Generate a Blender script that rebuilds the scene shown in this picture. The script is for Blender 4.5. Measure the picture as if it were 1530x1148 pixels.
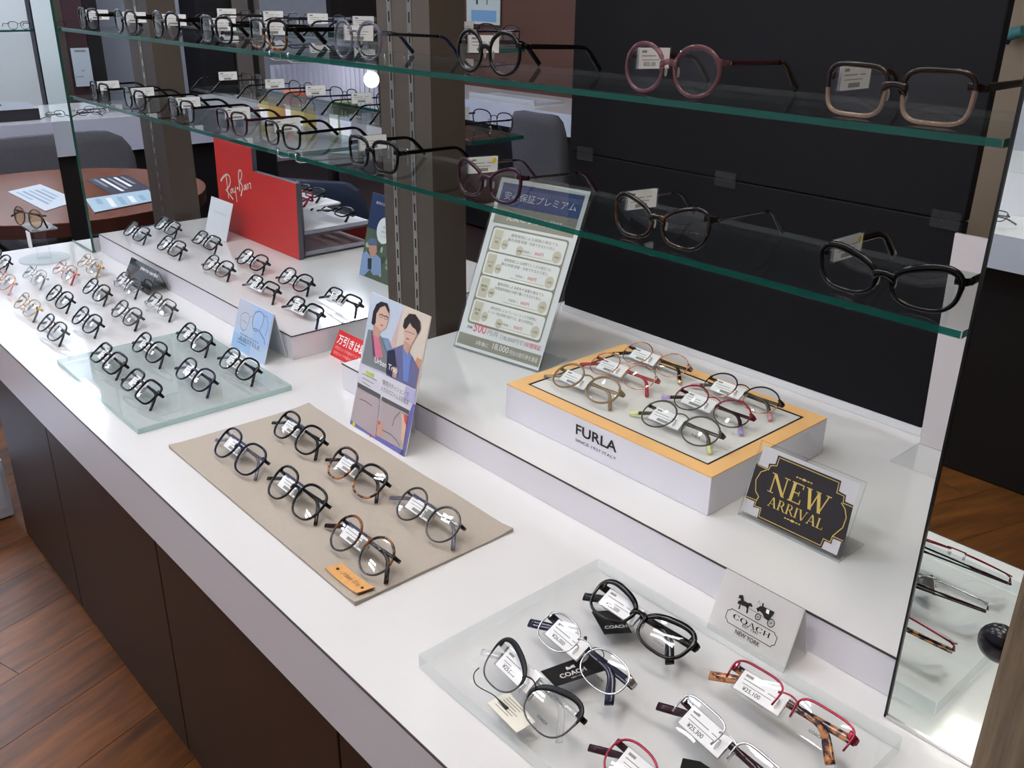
import bpy, bmesh, math, random
from mathutils import Vector, Matrix

random.seed(7)
sc = bpy.context.scene
COL = sc.collection
for o in list(bpy.data.objects):
    bpy.data.objects.remove(o)

# ------------------------------------------------------------------ camera, world, exposure
F_PX, CX, CY, EYE = 1384.9, 765.0, 574.0, 0.64        # counter top is z = 0, floor is z = -0.8
RX = (Vector((0.66440132, 0.30209035, -0.68360245)),   # rows: world axes in camera space (x right, y down, z forward)
      Vector((0.74727761, -0.25367525, 0.61418648)),
      Vector((0.01212678, -0.91890712, -0.39428752)))
cam_d = bpy.data.cameras.new('camera')
cam_d.sensor_fit = 'HORIZONTAL'; cam_d.sensor_width = 36.0; cam_d.lens = F_PX / 1530 * 36
cam_d.clip_start = 0.02
cam = bpy.data.objects.new('camera', cam_d); COL.objects.link(cam)
m = Matrix.Identity(4)
for r in range(3):
    m[r][0] = RX[r][0]; m[r][1] = -RX[r][1]; m[r][2] = -RX[r][2]
m[2][3] = EYE
cam.matrix_world = m
sc.camera = cam
w = bpy.data.worlds.new('world'); sc.world = w; w.use_nodes = True
w.node_tree.nodes['Background'].inputs[0].default_value = (0.75, 0.82, 1, 1)
w.node_tree.nodes['Background'].inputs[1].default_value = 0.25
sc.view_settings.view_transform = 'Standard'; sc.view_settings.look = 'None'
sc.view_settings.gamma = 1.0; sc.view_settings.use_curve_mapping = False
sc.view_settings.exposure = 0.0
LAMP = 29.0            # strength of the ceiling lamps
FLOOR, CEIL = -0.8, 1.9
PZ = 0.047             # top of the risers

def ray(px, py):
    c = Vector((px - CX, py - CY, F_PX))
    return Vector((RX[0].dot(c), RX[1].dot(c), RX[2].dot(c)))
def on_plane(px, py, p0, n):
    o = Vector((0, 0, EYE)); d = ray(px, py); n = Vector(n)
    return o + d * ((Vector(p0) - o).dot(n) / d.dot(n))
def AZ(px, py, z): return on_plane(px, py, (0, 0, z), (0, 0, 1))
def AY(px, py, y): return on_plane(px, py, (0, y, 0), (0, 1, 0))
def AX(px, py, x): return on_plane(px, py, (x, 0, 0), (1, 0, 0))

# ------------------------------------------------------------------ materials
MATS = {}
def srgb(c):
    if isinstance(c, str):
        c = [int(c[i:i+2], 16) / 255 for i in (0, 2, 4)]
    return tuple((x / 12.92 if x <= .04045 else ((x + .055) / 1.055) ** 2.4) for x in c) + (1,)
def mat(name, col, rough=.5, metal=0, coat=0, noise=0, scale=40, bump=0, emit=0, spec=.5, stretch=None):
    if name in MATS: return MATS[name]
    M = bpy.data.materials.new(name); M.use_nodes = True
    nt = M.node_tree; b = nt.nodes['Principled BSDF']
    c = srgb(col)
    b.inputs['Base Color'].default_value = c
    b.inputs['Roughness'].default_value = rough; b.inputs['Metallic'].default_value = metal
    b.inputs['Coat Weight'].default_value = coat; b.inputs['Specular IOR Level'].default_value = spec
    b.inputs['Coat Roughness'].default_value = .03
    if emit:
        b.inputs['Emission Color'].default_value = c; b.inputs['Emission Strength'].default_value = emit
    if noise or bump:
        tc = nt.nodes.new('ShaderNodeTexCoord'); mp = nt.nodes.new('ShaderNodeMapping')
        nz = nt.nodes.new('ShaderNodeTexNoise'); nz.inputs['Scale'].default_value = scale; nz.inputs['Detail'].default_value = 5
        nt.links.new(tc.outputs['Object'], mp.inputs[0]); nt.links.new(mp.outputs[0], nz.inputs['Vector'])
        if stretch: mp.inputs['Scale'].default_value = stretch
        if noise:
            r = nt.nodes.new('ShaderNodeMapRange'); r.inputs[1].default_value = .25; r.inputs[2].default_value = .75
            r.inputs[3].default_value = 1 - noise; r.inputs[4].default_value = 1 + noise
            hs = nt.nodes.new('ShaderNodeHueSaturation'); hs.inputs['Color'].default_value = c
            nt.links.new(nz.outputs[0], r.inputs[0]); nt.links.new(r.outputs[0], hs.inputs['Value'])
            nt.links.new(hs.outputs[0], b.inputs['Base Color'])
        if bump:
            bp = nt.nodes.new('ShaderNodeBump'); bp.inputs['Strength'].default_value = bump; bp.inputs['Distance'].default_value = .002
            nt.links.new(nz.outputs[0], bp.inputs['Height']); nt.links.new(bp.outputs[0], b.inputs['Normal'])
    MATS[name] = M; return M
def clear(name, tint=(1, 1, 1), ior=1.45, frost=0.0, frost_col=(.9, .93, .95), rough=0.0):
    """clear sheet: transparent with a two-sided Schlick gloss, optionally milky"""
    if name in MATS: return MATS[name]
    M = bpy.data.materials.new(name); M.use_nodes = True; nt = M.node_tree; nt.nodes.clear()
    out = nt.nodes.new('ShaderNodeOutputMaterial'); tr = nt.nodes.new('ShaderNodeBsdfTransparent')
    gl = nt.nodes.new('ShaderNodeBsdfGlossy'); lw = nt.nodes.new('ShaderNodeLayerWeight'); mx = nt.nodes.new('ShaderNodeMixShader')
    pw = nt.nodes.new('ShaderNodeMath'); pw.operation = 'POWER'; pw.inputs[1].default_value = 5
    ma = nt.nodes.new('ShaderNodeMath'); ma.operation = 'MULTIPLY_ADD'
    f0 = ((ior - 1) / (ior + 1)) ** 2
    ma.inputs[1].default_value = 1 - f0; ma.inputs[2].default_value = f0
    tr.inputs[0].default_value = tuple(tint) + (1,); gl.inputs['Roughness'].default_value = rough
    lw.inputs['Blend'].default_value = .5
    base = tr.outputs[0]
    if frost:
        df = nt.nodes.new('ShaderNodeBsdfDiffuse'); df.inputs[0].default_value = tuple(frost_col) + (1,)
        m2 = nt.nodes.new('ShaderNodeMixShader'); m2.inputs[0].default_value = frost
        nt.links.new(tr.outputs[0], m2.inputs[1]); nt.links.new(df.outputs[0], m2.inputs[2]); base = m2.outputs[0]
    nt.links.new(lw.outputs['Facing'], pw.inputs[0]); nt.links.new(pw.outputs[0], ma.inputs[0])
    nt.links.new(ma.outputs[0], mx.inputs[0]); nt.links.new(base, mx.inputs[1]); nt.links.new(gl.outputs[0], mx.inputs[2])
    nt.links.new(mx.outputs[0], out.inputs[0])
    MATS[name] = M; return M
def tortoise(name, dark, amber, scale=90, lo=.45, hi=.6):
    if name in MATS: return MATS[name]
    M = mat(name, dark, .15, coat=.2, spec=.3); nt = M.node_tree; b = nt.nodes['Principled BSDF']
    tc = nt.nodes.new('ShaderNodeTexCoord'); nz = nt.nodes.new('ShaderNodeTexNoise'); cr = nt.nodes.new('ShaderNodeValToRGB')
    nz.inputs['Scale'].default_value = scale; nz.inputs['Detail'].default_value = 2
    cr.color_ramp.elements[0].position = lo; cr.color_ramp.elements[0].color = srgb(dark)
    cr.color_ramp.elements[1].position = hi; cr.color_ramp.elements[1].color = srgb(amber)
    nt.links.new(tc.outputs['Object'], nz.inputs['Vector']); nt.links.new(nz.outputs[0], cr.inputs[0]); nt.links.new(cr.outputs[0], b.inputs['Base Color'])
    return M
def wood(name, a, b_, rough=.35, scale=6, stretch=(1, 12, 1)):
    if name in MATS: return MATS[name]
    M = mat(name, a, rough); nt = M.node_tree; b = nt.nodes['Principled BSDF']
    tc = nt.nodes.new('ShaderNodeTexCoord'); mp = nt.nodes.new('ShaderNodeMapping'); mp.inputs['Scale'].default_value = stretch
    oi = nt.nodes.new('ShaderNodeObjectInfo'); nz = nt.nodes.new('ShaderNodeTexNoise'); nz.noise_dimensions = '4D'
    nz.inputs['Scale'].default_value = scale; nz.inputs['Detail'].default_value = 6; nz.inputs['Roughness'].default_value = .65
    mu = nt.nodes.new('ShaderNodeMath'); mu.operation = 'MULTIPLY'; mu.inputs[1].default_value = 40
    cr = nt.nodes.new('ShaderNodeValToRGB'); cr.color_ramp.elements[0].position = .3; cr.color_ramp.elements[1].position = .72
    cr.color_ramp.elements[0].color = srgb(a); cr.color_ramp.elements[1].color = srgb(b_)
    hs = nt.nodes.new('ShaderNodeHueSaturation'); mr = nt.nodes.new('ShaderNodeMapRange')
    mr.inputs[3].default_value = .7; mr.inputs[4].default_value = 1.3
    nt.links.new(tc.outputs['Object'], mp.inputs[0]); nt.links.new(mp.outputs[0], nz.inputs['Vector'])
    nt.links.new(oi.outputs['Random'], mu.inputs[0]); nt.links.new(mu.outputs[0], nz.inputs['W'])
    nt.links.new(nz.outputs[0], cr.inputs[0]); nt.links.new(cr.outputs[0], hs.inputs['Color'])
    nt.links.new(oi.outputs['Random'], mr.inputs[0]); nt.links.new(mr.outputs[0], hs.inputs['Value']); nt.links.new(hs.outputs[0], b.inputs['Base Color'])
    return M

W_LAM = mat('white_gloss_laminate', 'dcdbdc', .1, coat=.3, noise=.008, scale=3)
W_EDGE = mat('white_laminate_edge', 'e4e2ea', .3)
SEAM = mat('dark_laminate_seam', '3a3634', .5)
BROWN = mat('dark_brown_laminate', '3d2a1f', .5, noise=.1, scale=12, stretch=(1, 1, 6))
PILLAR = mat('taupe_brown_laminate', '4b4139', .5, noise=.04, scale=200)
BLACKB = mat('black_board', '131317', .6, noise=.05, scale=60, spec=.15)
WHITE = mat('white_card', 'f2f2f2', .6)
PAPER = mat('paper', 'f6f6f6', .7)
INK = mat('black_ink', '161616', .6)
GREYINK = mat('grey_ink', '8d8b86', .6)
CHROME = mat('chrome', 'd8d8da', .15, 1)
STEEL = mat('brushed_steel', 'b9b4ac', .35, 1)
ACRY = clear('clear_acrylic', (.995, 1, 1), 1.34)
ACRY_E = clear('acrylic_edge', (.9, .935, .935), 1.5, frost=.2)
FROSTG = clear('frosted_glass_plate', (.95, .975, .975), 1.45, frost=.3, frost_col=(.66, .72, .72))
FROST_E = clear('frosted_glass_edge', (.6, .78, .74), 1.5, frost=.55, frost_col=(.5, .66, .64))
GLASS = clear('shelf_glass', (.95, .98, .97), 1.5)
GLASS_E = clear('shelf_glass_edge', (.03, .18, .15), 1.5, frost=.3, frost_col=(.02, .2, .16))
GLASS_B = clear('shelf_glass_back_edge', (.8, .9, .87), 1.5, frost=.06)
LENS = clear('lens', (.97, .975, .98), 1.5)
TINTL = clear('amber_lens', (.85, .72, .5), 1.5)
MIRROR = mat('mirror', 'e8f0ec', 0.0, 1)
MIRROR_E = mat('mirror_edge_green', '1d4a40', .15, coat=.5)
PADM = clear('nose_pad_silicone', (.85, .85, .83), 1.45, frost=.25)
FAB = mat('grey_felt_fabric', '55545a', .95, noise=.25, scale=300, bump=.4)

# ------------------------------------------------------------------ mesh helpers
class MB:
    def __init__(s): s.v = []; s.f = []; s.m = []; s.mats = []; s.sm = []
    def mi(s, M):
        if M not in s.mats: s.mats.append(M)
        return s.mats.index(M)
    def face(s, pts, M, smooth=False):
        b = len(s.v); s.v += [tuple(p) for p in pts]; s.f.append(tuple(range(b, b + len(pts)))); s.m.append(s.mi(M)); s.sm.append(smooth)
    def raw(s, vs, fs, M, smooth=False):
        b = len(s.v); i = s.mi(M); s.v += [tuple(p) for p in vs]
        for f in fs: s.f.append(tuple(b + k for k in f)); s.m.append(i); s.sm.append(smooth)
    def box(s, x0, x1, y0, y1, z0, z1, M, sides=None, top=None):
        """sides/top: other materials for the four upright faces / the top face"""
        v = [(x, y, z) for z in (z0, z1) for y in (y0, y1) for x in (x0, x1)]
        S = sides or M
        s.raw(v, [(0, 2, 3, 1)], M); s.raw(v, [(4, 5, 7, 6)], top or M)
        s.raw(v, [(0, 1, 5, 4), (2, 6, 7, 3), (0, 4, 6, 2), (1, 3, 7, 5)], S)
    def obox(s, c, U, V, N, M, edge=None):
        """oriented box: centre c, half vectors U, V, N (N is the thin one)"""
        c, U, V, N = map(Vector, (c, U, V, N)); P = lambda a, b, d: c + U * a + V * b + N * d
        v = [P(a, b, d) for d in (-1, 1) for b in (-1, 1) for a in (-1, 1)]
        s.raw(v, [(0, 2, 3, 1), (4, 5, 7, 6)], M); s.raw(v, [(0, 1, 5, 4), (2, 6, 7, 3), (0, 4, 6, 2), (1, 3, 7, 5)], edge or M)
    def cyl(s, p0, p1, r0, M, r1=None, n=14, cap=True):
        p0, p1 = Vector(p0), Vector(p1); r1 = r0 if r1 is None else r1
        d = (p1 - p0).normalized(); a = d.orthogonal().normalized(); b = d.cross(a)
        v = []
        for p, r in ((p0, r0), (p1, r1)):
            v += [p + (a * math.cos(t) + b * math.sin(t)) * r for t in [2 * math.pi * k / n for k in range(n)]]
        s.raw(v, [(k, (k + 1) % n, n + (k + 1) % n, n + k) for k in range(n)], M, True)
        if cap: s.raw(v, [tuple(range(n - 1, -1, -1)), tuple(range(n, 2 * n))], M)
    def tube(s, pts, r, M, n=6, closed=False):
        pts = [Vector(p) for p in pts]; N = len(pts); up = Vector((0.13, .27, 1)).normalized(); path = []
        for i in range(N):
            t = (pts[(i + 1) % N] - pts[i - 1]) if closed else (pts[min(i + 1, N - 1)] - pts[max(i - 1, 0)])
            t.normalize(); a = t.cross(up)
            if a.length < .05: a = t.orthogonal()
            a.normalize(); path.append((pts[i], a, t.cross(a)))
        s.sweep(path, [(r, r)] * N, M, closed, n, 1.0)
    def sweep(s, path, ab, M, closed=False, n=8, sq=.6, mats=None):
        """path: (centre, N, B) per ring; ab: half sizes along N and B"""
        v = []; cs = []
        for k in range(n):
            t = 2 * math.pi * (k + .5) / n; c, d = math.cos(t), math.sin(t)
            cs.append((math.copysign(abs(c) ** sq, c), math.copysign(abs(d) ** sq, d)))
        for (c, N, B), (a, b) in zip(path, ab):
            v += [c + N * (a * x) + B * (b * y) for x, y in cs]
        R = len(path)
        for i in range(R if closed else R - 1):
            j = (i + 1) % R
            s_m = mats[i] if mats else M
            fs = [(i * n + k, i * n + (k + 1) % n, j * n + (k + 1) % n, j * n + k) for k in range(n)]
            b0 = len(s.v) if i == 0 else b0
            if i == 0: s.v += [tuple(p) for p in v]
            mi = s.mi(s_m)
            for f in fs: s.f.append(tuple(b0 + q for q in f)); s.m.append(mi); s.sm.append(True)
        if not closed:
            for ring, rev in ((0, True), (R - 1, False)):
                f = [b0 + ring * n + k for k in range(n)]
                s.f.append(tuple(reversed(f)) if rev else tuple(f)); s.m.append(s.mi((mats[0] if rev else mats[-1]) if mats else M)); s.sm.append(False)
    def ball(s, c, r, M, nu=10, nv=6):
        c = Vector(c); r = Vector(r) if not isinstance(r, float) else Vector((r, r, r)); v = []
        for j in range(nv + 1):
            p = math.pi * j / nv
            for i in range(nu):
                t = 2 * math.pi * i / nu
                v.append((c.x + r.x * math.sin(p) * math.cos(t), c.y + r.y * math.sin(p) * math.sin(t), c.z + r.z * math.cos(p)))
        s.raw(v, [(j * nu + i, (j + 1) * nu + i, (j + 1) * nu + (i + 1) % nu, j * nu + (i + 1) % nu) for j in range(nv) for i in range(nu)], M, True)
    def xform(s, f): s.v = [tuple(f(Vector(p))) for p in s.v]
    def mesh(s, name):
        me = bpy.data.meshes.new(name); me.from_pydata(s.v, [], s.f)
        for M in s.mats: me.materials.append(M)
        me.polygons.foreach_set('material_index', s.m); me.polygons.foreach_set('use_smooth', s.sm)
        me.update(); return me
    def build(s, name, parent=None, loc=None, bevel=0, keep=False):
        me = s.mesh(name)
        bm = bmesh.new(); bm.from_mesh(me)
        if bevel:
            bmesh.ops.remove_doubles(bm, verts=bm.verts, dist=1e-6)
            bmesh.ops.bevel(bm, geom=[e for e in bm.edges], offset=bevel, segments=2, affect='EDGES', profile=.6)
        if not keep: bmesh.ops.recalc_face_normals(bm, faces=bm.faces)
        bm.to_mesh(me); bm.free()
        return link(name, me, parent, loc)
def link(name, data, parent=None, loc=None):
    o = bpy.data.objects.new(name, data); COL.objects.link(o)
    if parent: o.parent = parent
    if loc: o.location = loc
    return o
def tag(o, label, cat, group=None):
    o['label'] = label; o['category'] = cat
    if group: o['group'] = group
    return o
def thing(name, label, cat, loc=(0, 0, 0), rz=0, group=None):
    o = link(name, None); o.location = loc; o.rotation_euler = (0, 0, rz); o.empty_display_size = .05
    return tag(o, label, cat, group)
def struct(o): o['kind'] = 'structure'; return o
def sbox(name, x0, x1, y0, y1, z0, z1, M, parent=None, bevel=0, sides=None, top=None):
    """a box object whose origin is the centre of its base"""
    c = ((x0 + x1) / 2, (y0 + y1) / 2, z0); b = MB()
    b.box(x0 - c[0], x1 - c[0], y0 - c[1], y1 - c[1], 0, z1 - z0, M, sides, top)
    return b.build(name, parent, c, bevel)
def rel(parent_loc, p): return Vector(p) - Vector(parent_loc)

# flat print on a panel: u to the right, v up the panel, layers stacked a fraction of a millimetre apart
FLAT = {}
def text_mesh(body, bold=0.0, space=1.0):
    k = (body, bold, space)
    if k not in FLAT:
        cu = bpy.data.curves.new('lettering', 'FONT'); cu.body = body; cu.size = 1; cu.resolution_u = 3
        cu.offset = bold; cu.space_character = space
        ob = bpy.data.objects.new('lettering', cu); COL.objects.link(ob)
        dg = bpy.context.evaluated_depsgraph_get()
        me = bpy.data.meshes.new_from_object(ob.evaluated_get(dg))
        vs = [(v.co.x, v.co.y) for v in me.vertices]; fs = [tuple(p.vertices) for p in me.polygons]
        bpy.data.meshes.remove(me); bpy.data.objects.remove(ob); bpy.data.curves.remove(cu)
        if vs:
            x0 = min(v[0] for v in vs); x1 = max(v[0] for v in vs); y0 = min(v[1] for v in vs); y1 = max(v[1] for v in vs)
        else: x0 = x1 = y0 = y1 = 0
        FLAT[k] = (vs, fs, x0, x1, y0, y1)
    return FLAT[k]
class Print:
    def __init__(s, O, U, V, base=None, lay=.00025):
        s.O = Vector(O); s.U = Vector(U).normalized(); s.V = Vector(V).normalized(); s.N = s.U.cross(s.V)
        s.off = Vector(base or (0, 0, 0)); s.b = MB(); s.lay = lay
    def P(s, u, v, l=1): return s.O + s.U * u + s.V * v + s.N * (l * s.lay + .0002) - s.off
    def px(s, x, y):
        p = on_plane(x, y, s.O, s.N) - s.O; return (p.dot(s.U), p.dot(s.V))
    def poly(s, pts, M, l=1): s.b.face([s.P(u, v, l) for u, v in pts], M)
    def ppoly(s, pts, M, l=1): s.poly([s.px(*p) for p in pts], M, l)
    def rect(s, u0, v0, u1, v1, M, l=1): s.poly([(u0, v0), (u1, v0), (u1, v1), (u0, v1)], M, l)
    def rrect(s, u0, v0, u1, v1, r, M, l=1):
        pts = []
        for cx, cy, a0 in ((u1 - r, v0 + r, -90), (u1 - r, v1 - r, 0), (u0 + r, v1 - r, 90), (u0 + r, v0 + r, 180)):
            pts += [(cx + r * math.cos(math.radians(a0 + t)), cy + r * math.sin(math.radians(a0 + t))) for t in (0, 30, 60, 90)]
        s.poly(pts, M, l)
    def disc(s, u, v, ru, rv, M, l=1, n=20): s.poly([(u + ru * math.cos(2 * math.pi * k / n), v + rv * math.sin(2 * math.pi * k / n)) for k in range(n)], M, l)
    def line(s, pts, wd, M, l=1, closed=False):
        n = len(pts); seg = n if closed else n - 1
        for i in range(seg):
            a = Vector(pts[i]); b = Vector(pts[(i + 1) % n]); d = b - a
            if d.length < 1e-7: continue
            d.normalize(); q = Vector((-d.y, d.x)) * wd / 2; e = d * wd * .35
            s.poly([a - q - e, b - q + e, b + q + e, a + q - e], M, l)
    def pline(s, pts, wd, M, l=1, closed=False): s.line([s.px(*p) for p in pts], wd, M, l, closed)
    def text(s, body, u, v, h, M, l=1, width=None, align='C', bold=0.0, space=1.0):
        """h: height of the drawn glyphs; v: their base; width squeezes to a given width"""
        vs, fs, x0, x1, y0, y1 = text_mesh(body, bold, space)
        if not vs: return
        k = h / (y1 - y0); kx = k if not width else width / (x1 - x0); W_ = (x1 - x0) * kx
        a = u - W_ / 2 if align == 'C' else u if align == 'L' else u - W_
        s.b.raw([s.P(a + (x - x0) * kx, v + (y - y0) * k, l) for x, y in vs], fs, M)
    def build(s, name, parent):
        return s.b.build(name, parent, keep=True)

# ------------------------------------------------------------------ the room
def plane_box(name, *a, **k): return struct(sbox(name, *a, **k))
fl = plane_box('floor', -8.2, 3.0, -3.4, 5.4, FLOOR - .1, FLOOR - .012, mat('floor_joint', '2a120a', .6))
PLK = wood('cherry_floor_plank', '42240f', '8c5424', .32, 5, (5, .7, 1))
pa = math.radians(17.5)
U2 = Vector((math.cos(pa), math.sin(pa), 0)); V2 = Vector((-math.sin(pa), math.cos(pa), 0))
PLW, PLL = .176, .95
plank_me = None
org = Vector((-1.775, .25, 0))
cnt = 0
fl_loc = Vector(fl.location)
for i in range(-22, 16):
    for j in range(-5, 4):
        sh = ((i * 37) % 10) / 10 * PLL
        c = org + U2 * ((i + .5) * PLW) + V2 * (j * PLL + sh)
        if not (-4.8 < c.x < .9 and -2.2 < c.y < 1.1) or cnt >= 300: continue
        if plank_me is None:
            b = MB(); b.box(-PLW / 2 + .0008, PLW / 2 - .0008, -PLL / 2 + .0008, PLL / 2 - .0008, 0, .012, PLK); plank_me = b.mesh('plank')
        o = link('plank', plank_me, fl); o.location = c - fl_loc + Vector((0, 0, FLOOR - .012)); o.rotation_euler.z = pa; cnt += 1
plane_box('ceiling', -8.2, 3, -3.4, 5.4, CEIL, CEIL + .1, mat('ceiling_white', 'e8e6e2', .9))
plane_box('wall_left', -8.2, -7.6, -3.4, 5.4, FLOOR - .02, CEIL + .02, mat('cool_white_wall', 'c9cfdc', .8))
plane_box('wall_back', -8.1, 3, 5.0, 5.4, FLOOR - .02, CEIL + .02, mat('beige_wall', 'a3917c', .85))
plane_box('wall_right', 2.7, 3.0, -3.4, 5.4, FLOOR - .02, CEIL + .02, mat('beige_wall', 'a3917c', .85))
plane_box('wall_front', -8.1, 3, -3.4, -3.1, FLOOR - .02, CEIL + .02, mat('warm_white_wall', 'd6d8e4', .8))

# ceiling lamps: twin-tube fixtures, some added for fill, and round downlights
def lamp_mat(name, col, k): return mat(name, col, .5, emit=k)
L_COOL = lamp_mat('cool_lamp', 'e4eeff', LAMP * 1.7); L_NEUT = lamp_mat('neutral_lamp', 'f8faff', LAMP); L_WARM = lamp_mat('warm_lamp', 'fff4e6', LAMP)
HOUS = mat('lamp_housing', 'efefef', .4)
def twin(x, y, M, where):
    t = thing('ceiling_light', 'white twin tube ceiling light fixture ' + where, 'ceiling light', (x, y, CEIL), 0, 'twin tube ceiling lights')
    b = MB(); b.box(-.33, .33, -.13, .13, -.03, 0, HOUS); b.build('housing', t)
    for s in (-1, 1):
        b = MB(); b.box(-.3, .3, s * .065 - .032, s * .065 + .032, -.055, -.03, M); b.build('tube', t)
for x, y, M, wh in ((-5.9, 1.6, L_COOL, 'over the far counter'), (-5.9, 3.6, L_COOL, 'over the far corner of the shop'), (-3.9, 1.2, L_COOL, 'over the round table'),
                    (-2.3, .35, lamp_mat('counter_end_lamp', 'eaf1ff', LAMP), 'over the end of the counter with the round stand'), (-1.15, .25, L_NEUT, 'over the beige mat'), (-.1, .35, L_WARM, 'over the clear tray'),
                    (-5.5, .5, L_COOL, 'over the aisle end of the far counter, added to brighten the white wall'), (-5.4, -1.0, L_COOL, 'beyond the aisle end of the far counter, added to brighten the mirror strip'), (-2.6, -1.4, L_NEUT, 'over the aisle end of the opposite counter'), (-.6, -1.5, L_WARM, 'over the middle of the opposite counter'),  # both far-counter aisle lamps are added to brighten the white wall and mirror strip
                    (-3.3, 3.4, L_NEUT, 'over the back counter'), (-2.3, -.55, L_NEUT, 'over the aisle by the base cabinets, added to lighten the counter front'), (-.7, -.5, L_NEUT, 'over the aisle before the clear tray, added as fill for the counter front'), (.9, 2.2, L_WARM, 'over the right rear corner'), (-1.1, 2.3, L_NEUT, 'behind the black board')):  # both lamps over the aisle are added as fill for the counter front
    twin(x, y, M, wh)
for x, y, wh in ((-2.0, .9, 'riser with the red display'), (-1.35, .62, 'frosted glass plate'), (-.65, .98, 'peach edged box'), (-.35, .55, 'clear tray')):
    t = thing('downlight', 'round recessed ceiling downlight over the ' + wh, 'downlight', (x, y, CEIL), 0, 'round downlights over the counter')
    b = MB(); b.cyl((0, 0, -.012), (0, 0, 0), .065, HOUS, n=24); b.build('trim_ring', t)
    b = MB(); b.cyl((0, 0, -.02), (0, 0, -.012), .048, mat('downlight_glow', 'fff4e6', .5, emit=LAMP * 2.3), n=24); b.build('diffuser', t)

# ------------------------------------------------------------------ the counter
YF, YR = .376, .761
t = thing('worktop', 'long white glossy display counter top with thick front edge', 'counter', (-1.1, .86, -.098))
def lb(b): return rel(t.location, b)
b = MB(); b.box(-1.487, 1.6, YF - .86, 1.34 - .86, .002, .098, W_EDGE, top=W_LAM); b.build('slab', t)
b = MB(); b.box(-1.4885, 1.6, YF - .86 - .0006, YF - .86 + .001, .0965, .0984, SEAM); b.build('edge_seam', t)
xs = [-2.58, -2.122, -1.5, -.878, -.256, .366]
for i in range(5):
    wh = ['at the far end by the aisle', 'beneath the small frosted glass plate', 'beneath the beige mat', 'beneath the clear tray', 'beneath the mirror'][i]
    t2 = thing('base_cabinet', 'dark brown base cabinet of the counter ' + wh, 'cabinet', ((xs[i] + xs[i + 1]) / 2, .86, FLOOR))
    hw = (xs[i + 1] - xs[i]) / 2
    b = MB(); b.box(-hw + .0005, hw - .0005, -.36, .36, .004, .7, BROWN); b.build('body', t2)
    b = MB(); b.box(-hw + .0025, hw - .0025, -.382, -.362, .004, .70, BROWN); b.build('door', t2, bevel=.0015)
def riser(name, x0, x1, y0, y1, label):
    t = thing(name, label, 'riser', ((x0 + x1) / 2, (y0 + y1) / 2, 0)); hx, hy = (x1 - x0) / 2, (y1 - y0) / 2
    b = MB(); b.box(-hx, hx, -hy, hy, .0005, PZ, W_EDGE, top=W_LAM); b.build('body', t)
    b = MB(); b.box(-hx, hx, -hy - .0006, -hy + .0008, PZ - .0016, PZ + .0004, SEAM)
    b.box(hx - .0008, hx + .0006, -hy, hy, PZ - .0016, PZ + .0004, SEAM); b.build('edge_seam', t)
riser('riser_block', -2.432, -1.452, YR, 1.335, 'white laminate riser block carrying the red display and two rows of glasses')
riser('riser_block', -1.281, .45, YR, 1.335, 'white laminate riser block carrying the peach edged box and the black board')

# pillars with slotted standards
def pillar(x0, label, slots):
    t = thing('pillar', label, 'pillar', (x0 + .0755, 1.0115, 0))
    b = MB(); b.box(-.0755, .0755, -.0365, .0365, .0005, CEIL, PILLAR); b.build('post', t)
    slot = mat('slot_black', '0d0c0b', .8)
    for sx in slots:
        b = MB(); b.box(sx - .006, sx + .006, -.0375, -.0363, .05, CEIL, STEEL); s = b.build('slotted_standard', t)
        b = MB()
        for k in range(30):
            z = .07 + k * .032
            b.box(sx - .0018, sx + .0018, -.0379, -.0374, z, z + .017, slot)
        b.build('slots', s)
    return t
pillar(-1.449, 'taupe brown pillar with two slotted steel standards beside the black board', (-.0375, .0205))
pillar(-2.614, 'taupe brown pillar with one slotted steel standard at the far end of the counter', (0.0,))
pillar(-.285, 'taupe brown pillar with one slotted steel standard behind the large mirror', (0.0,))

# glass shelves and their brackets
def shelf(x0, x1, y0, y1, z, label):
    b = MB(); c = ((x0 + x1) / 2, (y0 + y1) / 2, z)
    b.box(x0 - c[0], x1 - c[0], y0 - c[1], y1 - c[1], 0, .008, GLASS, sides=GLASS_B)
    for k in range(2, 6):
        q = sum((Vector(b.v[i]) for i in b.f[k]), Vector()) / 4
        if (q.y < -.01 and y0 < 1) or (q.y > .01 and y0 > 1) or q.x > .1: b.m[k] = b.mi(GLASS_E)
    tag(b.build('glass_shelf', None, c, bevel=.0008), label, 'shelf', 'glass shelves on the pillars')
SZ = (.379, .532)
for z, nm in ((SZ[0], 'lower'), (SZ[1], 'upper')):
    shelf(-2.432, -1.384, .748, .927, z, nm + ' clear glass shelf above the riser with the red display')
    shelf(-1.381, -.285, .748, .927, z, nm + ' clear glass shelf in front of the black board')
    shelf(-2.462, -1.30, 1.062, 1.19, z, nm + ' clear glass shelf on the rear side of the pillars')
def bracket(x, z, s, lab):
    t = thing('shelf_bracket', lab, 'bracket', (x, .975 if s < 0 else 1.048, z), 0, 'chrome shelf brackets')
    L = .224 if s < 0 else .14
    b = MB(); b.tube([(0, 0, -.03), (0, s * .03, -.022), (0, s * L * .6, -.006), (0, s * L, -.003), (0, s * (L + .006), .0), (0, s * (L + .007), .009), (0, s * (L + .004), .012)], .0016, CHROME); b.build('arm', t)
    b = MB(); b.tube([(0, s * .001, -.03), (0, s * .012, -.03), (0, s * .012, -.002)], .0014, CHROME); b.build('hook', t)
for z, nm in ((SZ[0], 'lower'), (SZ[1], 'upper')):
    for x in (-1.411, -1.353, -2.5385):
        if x > -2: bracket(x, z, -1, 'thin chrome bracket under the %s glass shelf at the slotted standard nearer the %s' % (nm, 'red display' if x < -1.4 else 'black board'))
    bracket(-1.4, z, 1, 'thin chrome bracket under the %s rear glass shelf' % nm)

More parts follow.
